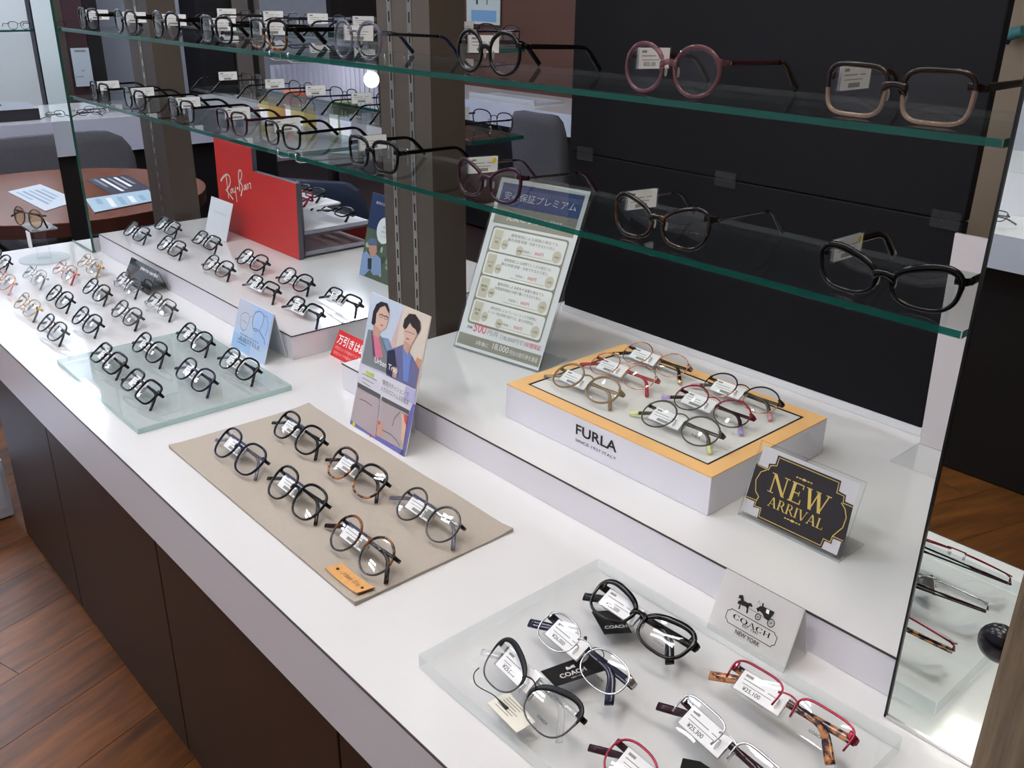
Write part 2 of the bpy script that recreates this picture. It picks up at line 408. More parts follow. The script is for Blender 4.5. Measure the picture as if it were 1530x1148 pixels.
# black board behind the right bay
t = thing('black_board', 'large black two piece backing board standing on the white riser', 'board', (-.8725, 1.26, PZ))
seam_z = AY(1085, 268, 1.251).z - PZ
for z0, z1 in ((.012, seam_z - .0008), (seam_z + .0008, 1.75)):
    b = MB(); b.box(-.3675, .3675, -.009, .009, z0, z1, BLACKB); b.build('board_panel', t, bevel=.002)
b = MB(); b.box(-.37, .37, -.012, .012, .0005, .012, mat('white_plastic_base', 'e9e9f0', .3)); b.build('base_rail', t)
for px in ((875, 228), (1085, 263), (1415, 320)):
    p = AY(px[0], px[1], 1.25)
    b = MB(); b.box(p.x + .8725 - .02, p.x + .8725 + .02, -.0125, -.0105, seam_z - .012, seam_z + .012, clear('tab_plastic', (.8, .8, .82), 1.4, .02)); b.build('clear_clip', t)

# mirrors
def mirror(x0, x1, y, z1, label, frame=False):
    t = thing('mirror', label, 'mirror', ((x0 + x1) / 2, y, 0)); hw = (x1 - x0) / 2
    b = MB(); b.box(-hw, hw, 0, .006, .004, z1, MIRROR_E)
    b.face([(-hw, -.0002, .004), (hw, -.0002, .004), (hw, -.0002, z1), (-hw, -.0002, z1)], MIRROR); b.build('mirror_pane', t)
    b = MB(); F = CHROME if frame else MIRROR_E
    b.box(-hw - .002, hw + .002, -.002, .008, .0008, .004, F); b.build('bottom_rail', t)
    if frame:
        b = MB(); b.box(-hw - .0022, -hw, -.002, .008, .0008, z1, mat('dark_mirror_edge', '2b2a2a', .3, .6)); b.build('side_rail', t)
mirror(-.2725, .40, .7335, 1.3, 'large frameless mirror standing on the counter in front of the riser', True)
mirror(-2.586, -2.436, .7405, 1.3, 'narrow mirror strip with green glass edge at the far counter end')

# wooden post in front of the mirror
t = thing('wooden_post', 'rough brown wood grain post standing on the counter before the mirror', 'post', (-.058, .65, 0))
b = MB(); b.box(-.1, .1, -.05, .03, .0005, 1.3, wood('rough_walnut', '4d4033', '7d6c58', .7, 9, (14, 14, .8))); b.build('board', t, bevel=.004)
kp = AY(1494, 962, .69)
b = MB(); b.ball((kp.x + .058, .04, kp.z), (.017, .012, .017), mat('black_plastic_knob', '0e0b12', .25, coat=.1, spec=.3), 16, 10); b.build('knob', t)
# ------------------------------------------------------------------ eyeglasses
BK = mat('black_acetate', '060607', .13, coat=.08, spec=.25)
BKM = mat('black_metal', '17171a', .3, .6)
SIL = mat('silver_metal', 'c4c4c6', .2, 1)
GUN = mat('gunmetal', '5b5a5c', .25, 1)
GOLD = mat('gold_metal', 'cfa878', .22, 1)
ROSE = mat('rose_gold_metal', 'd09a84', .22, 1)
CLEARP = clear('clear_plastic', (.93, .93, .93), 1.5, .12)
NAVY = mat('navy_acetate', '14152e', .15, coat=.12, spec=.25)
GREYP = clear('grey_crystal_acetate', (.55, .55, .62), 1.5, .35, (.2, .2, .25))
TORT = tortoise('tortoise_acetate', '1c0f0a', '8a5322')
TORTD = tortoise('dark_tortoise_acetate', '070505', '43280f', 90, .52, .7)
TORTL = tortoise('mottled_tortoise', '2a1220', 'b5794a', 130)
BRN = mat('brown_acetate', '1c120d', .15, coat=.12, spec=.25)
TAUP = mat('olive_brown_acetate', '8a7352', .15, coat=.5)
OLIV = mat('olive_metal', '4e4a40', .3, .6)
REDM = mat('wine_red_metal', '8e2136', .25, .7)
WINE = mat('wine_acetate', '2c0c1a', .15, coat=.12, spec=.25)
PINK = clear('pink_crystal_acetate', (.6, .42, .44), 1.5, .32, (.22, .09, .11))
PURP = mat('plum_acetate', '2c0f20', .15, coat=.12, spec=.25)
LILA = mat('lilac_tip', 'b59ad6', .3); YELL = mat('pale_yellow_tip', 'dfe09a', .3); ROSY = mat('rose_tip', 'd79aa2', .3); REDT = mat('red_tip', 'a02732', .25)
SLEEVE = clear('tag_sleeve_plastic', (.95, .96, .97), 1.5)
LABELW = mat('white_label', 'f4f4f6', .5)
HDR = mat('navy_label_header', '2a2f55', .5)
YDOT = mat('yellow_sticker', 'e9d416', .5)

def outline(sp, side, n=40):
    pn, taper, cat = sp['sh']; pts = []
    for k in range(n):
        t = 2 * math.pi * k / n; c, s = math.cos(t), math.sin(t)
        x = math.copysign(abs(c) ** (2 / pn), c) * .5; z = math.copysign(abs(s) ** (2 / pn), s) * .5
        x *= 1 + taper * z; z += cat * x * (.5 + z)
        pts.append((x * sp['w'], z * sp['h'], t))
    cx = sp['dbl'] / 2 + sp['w'] / 2
    if side > 0: return [(cx + x, z, t) for x, z, t in pts]
    return [(-(cx + x), z, t) for x, z, t in reversed(pts)]
DEF = dict(sh=(2.2, .15, 0), w=.046, h=.038, dbl=.019, rim=.0017, top=.3, depth=.0018, half=False, fm=BK, fb=None, tm=None, tip=None, th=.0024, fold=True,
           lens=LENS, lean=50, metal=False, tagp=True, price=None, dot=False, tipf=.62, printed=None, tagopen=1)
GCACHE = {}; GCENT = {}
def gkey(spec): return tuple(sorted((k, str(v)) for k, v in spec.items()))
def glasses_parts(spec):
    key = tuple(sorted((k, str(v)) for k, v in spec.items()))
    if key in GCACHE: return GCACHE[key]
    sp = dict(DEF); sp.update(spec)
    fm = sp['fm']; fb = sp['fb'] or fm; tm = sp['tm'] or fm; tip = sp['tip'] or tm
    X, Y, Z = Vector((1, 0, 0)), Vector((0, 1, 0)), Vector((0, 0, 1))
    wrap = lambda p: Vector((p.x, p.y + 1.1 * p.x * p.x, p.z))
    rim, dep = sp['rim'], sp['depth']; zh = sp['h'] * (.24 + .4 * max(0, sp['sh'][2])); W2 = sp['dbl'] / 2 + sp['w'] + rim * 2 + .0015
    parts = []
    fr = MB()
    for side in (-1, 1):
        ol = outline(sp, side); n = len(ol); path = []; ab = []; ms = []
        for i in range(n):
            x0, z0, _ = ol[i - 1]; x1, z1, _ = ol[(i + 1) % n]; x, z, t = ol[i]
            N = Vector((z1 - z0, 0, -(x1 - x0))).normalized()
            th = rim * (1 + sp['top'] * max(0, math.sin(t)))
            path.append((Vector((x, 0, z)) + N * (th - .0003), N, Y)); ab.append((th, dep)); ms.append(fm if math.sin(t) > sp.get('split', -.15) else fb)
        if sp['half']:
            keep = [i for i in range(n) if math.sin(ol[i][2]) > -.25]
            # rotate so the run is contiguous
            runs = keep
            for s_ in range(n):
                if s_ in keep and (s_ - 1) % n not in keep: st = s_
            runs = [(st + k) % n for k in range(len(keep))]
            fr.sweep([path[i] for i in runs], [ab[i] for i in runs], fm, False, 8, .7, [ms[i] for i in runs])
        else: fr.sweep(path, ab, fm, True, 8, .7, ms)
        # end piece to the hinge
        e = Vector((side * (sp['dbl'] / 2 + sp['w'] * .93), 0, zh + sp['h'] * .03)); h1 = Vector((side * (W2 - .001), .002, zh)); h2 = Vector((side * W2, .0065 if sp['fold'] else .0095, zh))
        eh = max(rim * 1.5, sp['th'] * .9)
        fr.sweep([(e, Z, Y), (h1, Z, (Y + X * side).normalized()), (h2, Z, X * side)], [(eh * 1.1, dep), (eh, dep), (eh * .95, .0016)], fm, False, 8, .6)
    zb = sp['h'] * (.2 if sp['metal'] else .1); bw = sp['dbl'] / 2 + .0012
    bh = rim * (.8 if sp['metal'] else 1.45)
    br = []
    for k in range(9):
        u = -1 + k / 4; br.append((Vector((bw * u, -.001, zb + .0035 * (1 - u * u))), Z, Y))
    fr.sweep(br, [(bh * (1 + (.3 if sp['metal'] else .9) * (-1 + k / 4) ** 2), dep * .9) for k in range(9)], fm, False, 8, .7)
    fr.xform(wrap); parts.append(('frame_front', fr, None))
    for side in (-1, 1):
        ln = MB(); ol = outline(sp, side); cx = side * (sp['dbl'] / 2 + sp['w'] / 2)
        ctr = wrap(Vector((cx, -.0012, 0))); ring = [wrap(Vector((x, -.0002, z))) for x, z, t in ol]; mid = [wrap(Vector((cx + (x - cx) * .55, -.0009, z * .55))) for x, z, t in ol]
        n = len(ol); vs = [ctr] + mid + ring
        fs = [(0, 1 + k, 1 + (k + 1) % n) for k in range(n)] + [(1 + k, 1 + n + k, 1 + n + (k + 1) % n, 1 + (k + 1) % n) for k in range(n)]
        ln.raw(vs, fs, sp['lens'], True); parts.append(('lens', ln, None))
        if side > 0 and sp['printed']:
            pr = MB(); tv, tf, x0, x1, y0, y1 = text_mesh(sp['printed'], .01)
            k = .013 / (x1 - x0)
            pr.raw([wrap(Vector((cx + .001 + (x - (x0 + x1) / 2) * k, -.0016, -sp['h'] * .28 + y * k))) for x, y in tv], tf, INK); parts.append(('lens_print', pr, 'lens'))
        pd = MB(); nx = side * (sp['dbl'] / 2 - .0016)
        pd.ball((nx, .0055, -.002), (.0012, .0024, .005), PADM, 8, 6)
        if sp['metal']: pd.tube([(nx, .005, .0), (nx + side * .001, .0075, .003), (side * (sp['dbl'] / 2 + .0004), .0015, .002)], .0004, SIL, 5)
        parts.append(('nose_pad', pd, None))
    th = sp['th']
    for side in (-1, 1):
        te = MB(); path = []; ab = []; ms = []; n = 22; L = .14 if not sp['fold'] else (.13 if side < 0 else .148)
        bend = math.radians((50 if side < 0 else 22) if sp['fold'] else 44)
        p = Vector((0, 0, 0)); ang = 0
        st = .093 if not sp['fold'] else (.09 if side < 0 else .102)
        for k in range(n + 1):
            d = L * k / n
            a = 0 if d < st else bend * min(1, (d - st) / .022)
            if k: p = p + Vector((math.cos(a), 0, -math.sin(a))) * (L / n)
            path.append((p.copy(), a)); f = d / L
            hh = th * (1.05 - .25 * f + (.35 if f > .72 else 0) * min(1, (f - .72) / .15))
            ab.append((hh, .0011 if f < .6 else .0016)); ms.append(tip if f > sp['tipf'] else tm)
        ring = []
        if sp['fold']:
            y0 = .0055 if side < 0 else .0090
            for q, a in path:
                c = Vector((side * (W2 - .001) - side * q.x, y0 + .02 * q.x, zh + q.z - .03 * q.x))
                ring.append((c, Vector((-side * math.sin(a), 0, math.cos(a))), Y))
        else:
            for q, a in path:
                c = Vector((side * (W2 - .04 * q.x), .0095 + q.x, zh + q.z))
                ring.append((c, Vector((0, math.sin(a), math.cos(a))), X))
        kk = next(i for i, M in enumerate(ms) if M is tip) if tip is not tm else None
        off = 1.1 * W2 * W2
        if kk is None:
            te.sweep(ring, ab, tm, False, 8, .7, ms); te.xform(lambda p: p + Y * off); parts.append(('temple', te, None))
        else:
            te.sweep(ring[:kk + 1], ab[:kk + 1], tm, False, 8, .7); te.xform(lambda p: p + Y * off); parts.append(('temple', te, None))
            t2 = MB(); t2.sweep(ring[kk:], [(a * 1.08, b * 1.08) for a, b in ab[kk:]], tip, False, 8, .7); t2.xform(lambda p: p + Y * off); parts.append(('temple_tip', t2, 'temple'))
    if sp['tagp']:
        sl = MB(); lb_ = MB(); TW, TH = .05, .021
        off = 1.1 * W2 * W2
        if sp['fold']:
            c = Vector((-W2 + .012 + TW / 2, .0078 + off * .6, zh - TH / 2 + .003)); U, V, N = X, Z, -Y
        elif sp['tagopen'] > 0:
            c = Vector((-W2 + .0055, off + .014 + TW / 2, zh - TH / 2 + .008)); U, V, N = Y, Z, X
        else:
            c = Vector((W2 - .0055, off + .014 + TW / 2, zh - TH / 2 + .012)); U, V, N = -Y, Z, -X
        sl.obox(c, U * (TW / 2 + .003), V * (TH / 2 + .001), N * .0012, SLEEVE); parts.append(('price_tag', sl, None))
        Q = lambda u, v, l=.0014: c + U * u + V * v + N * l
        lb_.face([Q(-TW / 2, -TH / 2), Q(TW / 2, -TH / 2), Q(TW / 2, TH / 2), Q(-TW / 2, TH / 2)], LABELW)
        lb_.face([Q(-TW / 2, -TH / 2, -.0014), Q(-TW / 2, TH / 2, -.0014), Q(TW / 2, TH / 2, -.0014), Q(TW / 2, -TH / 2, -.0014)], LABELW)
        for (u0, v0, u1, v1) in ((-.021, .0055, -.013, .008), (-.021, .002, .002, .0029), (.006, .002, .016, .0028), (-.02, -.002, .012, -.0013)) + (((-.012, -.0085, .008, -.0045),) if not sp['price'] else ()):
            lb_.face([Q(u0, v0, .0016), Q(u1, v0, .0016), Q(u1, v1, .0016), Q(u0, v1, .0016)], GREYINK)
        if sp.get('hdr'):
            for u0, v0, u1, v1 in ((-TW / 2, TH / 2 - .0035, TW / 2, TH / 2), (.013, -.008, .022, .004)): lb_.face([Q(u0, v0, .0017), Q(u1, v0, .0017), Q(u1, v1, .0017), Q(u0, v1, .0017)], HDR if v0 > 0 else GREYINK)
        if sp['price']:
            tv, tf, x0, x1, y0, y1 = text_mesh(sp['price'], .005); k = .005 / (y1 - y0)
            lb_.raw([Q(-.017 + (x - x0) * k, -.0085 + (y - y0) * k, .0016) for x, y in tv], tf, INK)
        if sp['dot']:
            lb_.face([Q(.019 + .0035 * math.cos(a), .005 + .0035 * math.sin(a), .0018) for a in [math.pi * q / 6 for q in range(12)]], YDOT)
        parts.append(('paper_label', lb_, 'price_tag'))
    la = math.radians(sp['lean']) if sp['fold'] else 0
    ca, sa = math.cos(la), math.sin(la)
    if sp['fold']:
        R = lambda p: Vector((p.x, p.y * ca + p.z * sa, -p.y * sa + p.z * ca))
        for _, b_, _ in parts: b_.xform(R)
        mn = min(v[2] for _, b_, _ in parts for v in b_.v)
    else:
        fz = min(v[2] for n_, b_, _ in parts if n_ == 'frame_front' for v in b_.v)
        tv = [v for n_, b_, _ in parts if n_ in ('temple', 'temple_tip') for v in b_.v]
        tz = min(v[2] for v in tv); ty = max(v[1] for v in tv)
        a = math.atan2(tz - fz, ty); ca, sa = math.cos(a), math.sin(a)
        R = lambda p: Vector((p.x, p.y * ca + p.z * sa, -p.y * sa + p.z * ca))
        for _, b_, _ in parts: b_.xform(R)
        mn = min(v[2] for n_, b_, _ in parts if n_ not in ('price_tag', 'paper_label') for v in b_.v)
        lo = min(v[2] for _, b_, _ in parts for v in b_.v)
        if lo < mn:
            for n_, b_, _ in parts:
                if n_ in ('price_tag', 'paper_label'): b_.xform(lambda p: p + Vector((0, 0, mn - lo + .0005)))
    out = []
    for n_, b_, pn in parts:
        b_.xform(lambda p: p - Vector((0, 0, mn))); 
        me = b_.mesh(n_)
        bm = bmesh.new(); bm.from_mesh(me)
        if n_ not in ('paper_label', 'lens_print'): bmesh.ops.recalc_face_normals(bm, faces=bm.faces)
        bm.to_mesh(me); bm.free()
        out.append((n_, me, pn))
    lv = [Vector(v) for n_, b_, _ in parts if n_ == 'lens' for v in b_.v]
    GCENT[key] = sum(lv, Vector()) / len(lv)
    GCACHE[key] = out
    return out
def eyeglasses(loc, label, spec, rz=0, group=None, name='eyeglasses'):
    t = thing(name, label, 'eyeglasses', loc, rz, group); last = {}
    for n_, me, pn in glasses_parts(spec):
        o = link(n_, me, last.get(pn, t)); last[n_] = o
    return t
def lay(a, b, z, label, spec, group=None, rot=True, dz=.02):
    """folded pair from the photo positions of its two lens centres, lying on a surface of height z"""
    glasses_parts(spec); ce = GCENT[gkey(spec)]; dz = ce.z
    A, B = AZ(a[0], a[1], z + dz), AZ(b[0], b[1], z + dz); c = (A + B) / 2
    r = math.atan2(B.y - A.y, B.x - A.x) if rot else 0
    return eyeglasses((c.x, c.y - ce.y, z + .0004), label, spec, max(-.2, min(.2, r)), group)
ROUND = (2.05, .04, 0); BOST = (2.6, .22, .04); RECT = (4.0, .12, .02); OVAL = (2.4, .05, .05); WELL = (3.5, .2, .04); CAT = (2.6, .2, .42)
S = lambda **k: k

# upper and lower front shelves: open pairs facing the aisle
top = SZ[1] + .0085; mid = SZ[0] + .0085
YS = .7665
def shelfpair(a, b, z, label, spec, group):
    A, B = AY(a[0], a[1], YS), AY(b[0], b[1], YS); sp = dict(spec); sp['fold'] = False
    eyeglasses(((A.x + B.x) / 2, YS, z), label, sp, 0, group)
GT, GM = 'open glasses on the upper front shelf', 'open glasses on the lower front shelf'
for (a, b), sp, lab in (
    (((124, 34), (138.6, 36.6)), S(sh=WELL, w=.047, h=.036, rim=.0022, th=.0034), 'black acetate glasses at the mirror end of the upper front glass shelf'),
    (((176.5, 41.8), (197.4, 42)), S(sh=BOST, w=.046, h=.038, rim=.0021, th=.0034), 'black glasses second from the narrow mirror on the upper front shelf'),
    (((235, 44.4), (259, 49.7)), S(sh=BOST, w=.047, h=.04, rim=.0021, th=.0034), 'black glasses third from the narrow mirror on the upper front shelf'),
    (((309.5, 53), (334, 55)), S(sh=WELL, w=.047, h=.038, rim=.0022, th=.0034), 'black glasses fourth from the narrow mirror on the upper front shelf'),
    (((383.7, 57.5), (414.4, 60.8)), S(sh=RECT, w=.047, h=.039, rim=.0022, th=.004, fb=TORT, tm=BK, split=-.1), 'black glasses with tortoise lower rims on the upper front shelf'),
    (((511.4, 62.3), (550.6, 66.2)), S(sh=ROUND, w=.048, h=.046, rim=.0019, fm=GREYP, tm=GUN, tip=NAVY, metal=True), 'clear grey round glasses with metal temples on the upper front shelf'),
    (((697.6, 88.9), (755, 96.7)), S(sh=ROUND, w=.046, h=.043, rim=.0021, th=.003, printed='COACH'), 'black round glasses on the upper front shelf beside the clear grey round pair'),
    (((960, 113.7), (1038.4, 120)), S(sh=ROUND, w=.048, h=.042, rim=.002, fm=PINK, tm=WINE, tip=BRN, th=.0028, price='¥20,100'), 'translucent pink round glasses on the upper front shelf'),
    (((1279, 147.7), (1391, 159.5)), S(sh=RECT, w=.052, h=.037, rim=.0019, th=.0034, fm=BRN, fb=clear('champagne_crystal_acetate', (.8, .7, .63), 1.5, .3, (.45, .33, .26)), tm=BRN, split=.1), 'brown glasses fading to clear lower rims on the upper front shelf')):
    shelfpair(a, b, top, lab, sp, GT)
for (a, b), sp, lab in (
    (((140.6, 139.8), (155.7, 145.3)), S(sh=RECT, w=.045, h=.034, rim=.0016, th=.0026), 'thin black glasses at the mirror end of the lower front glass shelf'),
    (((190, 155), (210.6, 158.3)), S(sh=BOST, w=.046, h=.036, rim=.0016, th=.0026), 'thin black glasses second from the narrow mirror on the lower front shelf'),
    (((257.3, 170), (281.3, 175.5)), S(sh=WELL, w=.046, h=.037, rim=.0015, th=.0026), 'thin black glasses third from the narrow mirror on the lower front shelf'),
    (((330, 189), (359.4, 194)), S(sh=WELL, w=.047, h=.037, rim=.0015, fm=WINE, th=.0024), 'thin dark wine glasses on the lower front shelf above the red panel'),
    (((406.5, 202.7), (434, 212.5)), S(sh=WELL, w=.046, h=.035, rim=.0015, th=.0026), 'thin black glasses on the lower front shelf next to the wine pair'),
    (((535.6, 232.7), (573.5, 244.4)), S(sh=WELL, w=.05, h=.037, rim=.0024, th=.003, dot=False), 'thick glossy black glasses on the lower front shelf beside the pillar'),
    (((699.6, 279.7), (754, 292.3)), S(sh=CAT, w=.049, h=.036, rim=.0021, fm=PURP, tm=GUN, tip=PURP, th=.0018, dot=True), 'plum cat eye glasses on the lower front shelf before the price board'),
    (((945, 334.5), (1019.5, 355.4)), S(sh=CAT, w=.052, h=.036, rim=.0021, fm=TORTD, tm=GUN, tip=BK, th=.0018), 'dark tortoise cat eye glasses with slim metal temples on the lower front shelf'),
    (((1264.6, 424), (1373, 453)), S(sh=CAT, w=.053, h=.031, rim=.002, top=.9, th=.0038, dot=True), 'thick black cat eye glasses at the large mirror end of the lower front shelf')):
    shelfpair(a, b, mid, lab, sp, GM)
# rear shelves: pairs facing the other aisle, price tags on their temples
for z, nm, xl in ((top, 'upper', (-2.3, -2.06, -1.86, -1.68, -1.5, -1.355)), (mid, 'lower', (-2.33, -2.08, -1.89, -1.7, -1.52, -1.37))):
    for i, x in enumerate(xl):
        sp = S(sh=(RECT, OVAL, BOST)[i % 3], w=.047, h=.034, rim=.0009, depth=.001, fm=(BKM, GUN, BKM)[i % 3], tm=(BKM, BK, NAVY)[i % 3], tip=BK, metal=True, th=.0018, fold=False, tagopen=-1)
        eyeglasses((x, 1.176, z), 'slim dark metal glasses facing away, %s from the far pillar on the %s rear shelf' % (('first', 'second', 'third', 'fourth', 'fifth', 'sixth')[i], nm), sp, math.pi, 'glasses on the %s rear shelf' % nm)

# riser block: ten pairs in two rows
GB = 'folded glasses on the riser block by the red display'
for k, (a, b, sp, lab) in enumerate((
    ((192, 341.4), (213, 350.6), S(sh=WELL, rim=0.0015), 'black glasses in the front row at the mirror end of the riser block'), ((239, 332.3), (258.8, 342.7), S(sh=RECT, rim=0.0015, h=.034), 'black rectangular glasses in the back row at the mirror end of the riser block'),
    ((242.6, 361), (266.7, 374), S(sh=WELL, rim=0.0015), 'black glasses in the front row of the riser above the black name sign'), ((295.4, 353), (319, 365), S(sh=RECT, rim=0.0015, h=.034), 'black rectangular glasses on the riser at the foot of the blank white card'),
    ((312.3, 391), (336.3, 404), S(sh=BOST, rim=0.0013, fm=BRN, fb=TORT), 'brown tinted round glasses in the front row on the riser block'), ((363, 383), (388.6, 393.7), S(sh=BOST, rim=0.0014), 'black round glasses in the back row of the riser behind the brown tinted pair'),
    ((375, 421), (405, 435.6), S(sh=RECT, h=.033, rim=.0014, half=True), 'black half rim glasses in the front row of the riser beside the brown tinted pair'), ((427, 412), (453, 423.8), S(sh=BOST, rim=0.0014), 'black round glasses in the back row of the riser beside the brown half rim pair'),
    ((437.8, 453.9), (467.8, 470.8), S(sh=RECT, h=.033, rim=.0016, half=True, fm=BK, tm=NAVY), 'black half rim glasses with navy temples at the riser corner above the red notice'),
    ((494, 440.8), (525.4, 455), S(sh=RECT, h=.033, rim=.0014, half=True, fm=BRN), 'dark brown half rim glasses in the back row at the end of the riser'))):
    lay(a, b, PZ, lab or 'black full rim glasses folded on the white riser block', sp, GB, False)
# counter group behind the black name sign
GC = 'folded glasses on the bare counter by the black sign'
for (a, b, sp, lab) in (
    ((-12, 383), (8, 392.4), S(sh=BOST, fm=BKM, rim=.0012, metal=True), 'black thin rimmed glasses beside the round acrylic stand'),
    ((-6, 413), (13, 421), S(sh=BOST, fm=ROSE, rim=.0009, depth=.001, metal=True, tip=ROSY), 'rose metal glasses at the aisle edge of the counter'),
    ((43, 404), (57.5, 416), S(sh=BOST, fm=SIL, rim=.0009, depth=.001, metal=True, tip=GREYP), 'silver metal glasses in front of the round acrylic stand'),
    ((89, 399), (102, 408), S(sh=BOST, fm=ROSE, rim=.0009, depth=.001, metal=True, tip=REDT), 'rose gold glasses with reddish tips on the counter'),
    ((125, 388.5), (140, 399), S(sh=BOST, fm=GOLD, rim=.0008, depth=.001, metal=True, tip=TAUP), 'pale gold wire glasses at the foot of the mirror strip'),
    ((134.6, 427.7), (150.3, 438), S(sh=BOST, fm=BKM, rim=.0012, metal=True), 'black thin metal glasses between the pale gold and gunmetal pairs'), ((79.7, 436.9), (95.4, 450), S(sh=BOST, fm=BKM, rim=.0012, metal=True), 'black thin metal glasses beside the thin gold olive pair'),
    ((31.4, 448.6), (46.5, 461.7), S(sh=BOST, fm=GOLD, rim=.0008, depth=.001, metal=True, tip=OLIV), 'thin gold olive glasses at the front edge of the counter'),
    ((67.5, 481.3), (85, 497), S(sh=BOST, fm=GUN, rim=.0011, metal=True, tm=BKM), 'dark grey metal glasses nearest the counter front edge'),
    ((119, 470.8), (137.3, 485), S(sh=BOST, fm=BKM, rim=.0013, metal=True), 'black metal glasses between the dark grey pair and the gunmetal pair'), ((177.8, 460.4), (197.4, 474.8), S(sh=BOST, fm=GUN, rim=.0012, metal=True, tm=BKM, tip=BK), 'dark gunmetal glasses next to the small frosted glass plate'),
    ((180.4, 417.3), (197.4, 429), S(sh=BOST, fm=GUN, fb=SIL, rim=.001, metal=True, half=False, tm=BKM), 'black and silver glasses in front of the black name sign'),
    ((228.8, 447.3), (248.4, 461.7), S(sh=RECT, h=.035, fm=OLIV, fb=SIL, rim=.001, metal=True, tm=BKM), 'olive browed metal glasses beside the black name sign')):
    lay(a, b, 0, lab or 'black thin metal glasses folded on the bare counter', sp, GC, False)
# frosted glass plate group
GP = 'folded glasses on the frosted glass plate'
b = MB(); b.box(-.1875, .1875, -.1325, .1325, 0, .01, FROSTG, sides=FROST_E)
tag(b.build('glass_plate', None, (-1.5175, .5575, .0006), bevel=.001), 'square frosted glass plate lying on the white counter', 'plate')
PLZ = .0108
for (a, b_, sp, lab) in (
    ((150.2, 526.4), (170.6, 543.7), S(sh=RECT, h=.036, rim=.0016, lean=55), 'black square glasses at the far front corner of the glass plate'), ((196.5, 566), (222, 587.7), S(sh=RECT, h=.036, rim=.0016, lean=55), 'black square glasses at the near front corner of the glass plate'),
    ((209, 511), (234.7, 527.8), S(sh=BOST, rim=0.0013), 'black rounded glasses at the far edge of the glass plate'), ((277.9, 495.7), (300.2, 512.5), S(sh=BOST, rim=0.0013), 'black rounded glasses at the rear corner of the glass plate toward the black sign'),
    ((275, 550), (305, 569.6), S(sh=BOST, rim=0.0013, fm=NAVY), 'navy black rounded glasses in the middle of the glass plate'), ((341, 534), (369.9, 553.7), S(sh=BOST, rim=0.0013), 'black rounded glasses on the glass plate in front of the blue card')):
    lay(a, b_, PLZ, lab or 'black rounded glasses on the frosted glass plate', sp, GP, False)
# beige mat group
t = thing('display_mat', 'beige fabric display mat with small leather name tag', 'mat', (-1.004, .5615, 0))
b = MB(); nx_, ny_ = 24, 12; vs = []
for j in range(ny_ + 1):
    for i in range(nx_ + 1):
        u, v = -1 + 2 * i / nx_, -1 + 2 * j / ny_
        z = .0035 + .0025 * max(0, abs(u) - .93) / .07 * max(0, (abs(v) - .8) / .2) + .0006 * math.sin(u * 9 + v * 3)
        vs.append((u * .253, v * .1185, z))
fs = [(j * (nx_ + 1) + i, j * (nx_ + 1) + i + 1, (j + 1) * (nx_ + 1) + i + 1, (j + 1) * (nx_ + 1) + i) for j in range(ny_) for i in range(nx_)]
MATF = mat('beige_canvas', 'a99f94', .9, noise=.06, scale=500, bump=.25)
b.raw(vs, fs, MATF, True)
edge = [i for i in range(nx_ + 1)] + [(j + 1) * (nx_ + 1) - 1 for j in range(1, ny_ + 1)] + [ny_ * (nx_ + 1) + i for i in range(nx_ - 1, -1, -1)] + [j * (nx_ + 1) for j in range(ny_ - 1, 0, -1)]
ev = [vs[i] for i in edge]; n = len(ev)
b.raw(ev + [(x, y, .0006) for x, y, z in ev], [(k, (k + 1) % n, n + (k + 1) % n, n + k) for k in range(n)], MATF)
b.build('cloth', t)
mt = t
lt = [AZ(x, y, .006) for x, y in ((486, 851), (534, 889), (553, 880), (512, 843))]
U = (lt[1] - lt[0]); V = (lt[3] - lt[0]); b = MB(); LEA = mat('tan_leather', 'd09a5e', .55, noise=.08, scale=150, bump=.2)
rows = []
for k in range(9):
    u = k / 8; hz = .0012 + .0035 * (1 - (2 * u - 1) ** 2) * 0 + .003 * abs(2 * u - 1) ** 3
    rows.append((lt[0] + U * u, hz))
ml = Vector(mt.location)
for k in range(8):
    (p, h0), (q, h1) = rows[k], rows[k + 1]; zz = lambda w, h: Vector((w.x, w.y, .0042 + h)) - ml
    for lo in (0, -.0014):
        b.raw([zz(p, h0 + lo), zz(q, h1 + lo), zz(q + V, h1 + lo), zz(p + V, h0 + lo)], [(0, 1, 2, 3)], LEA, True)
    b.raw([zz(p, h0), zz(q, h1), zz(q, h1 - .0014), zz(p, h0 - .0014)], [(0, 1, 2, 3)], LEA)
    b.raw([zz(p + V, h0), zz(q + V, h1), zz(q + V, h1 - .0014), zz(p + V, h0 - .0014)], [(0, 1, 2, 3)], LEA)
lo_ = b.build('leather_tag', mt, keep=True)
pr = Print(Vector((lt[0].x, lt[0].y, .0055)), U, V, ml)
pr.text('Urban Trap', U.length * .52, V.length * .32, .0085, mat('burnt_leather', '8a5f35', .7), 1, width=U.length * .6)
pr.build('lettering', lo_)
b = MB()
for u in (.12, .88):
    c = lt[0] + U * u + V * .5; h = .0012 + .003 * abs(2 * u - 1) ** 3
    b.cyl((c.x - ml.x, c.y - ml.y, .0044 + h), (c.x - ml.x, c.y - ml.y, .0052 + h), .0018, mat('dark_rivet', '4a3018', .4, .5), n=12)
b.build('rivets', lo_)
GMt = 'folded round glasses on the beige mat'
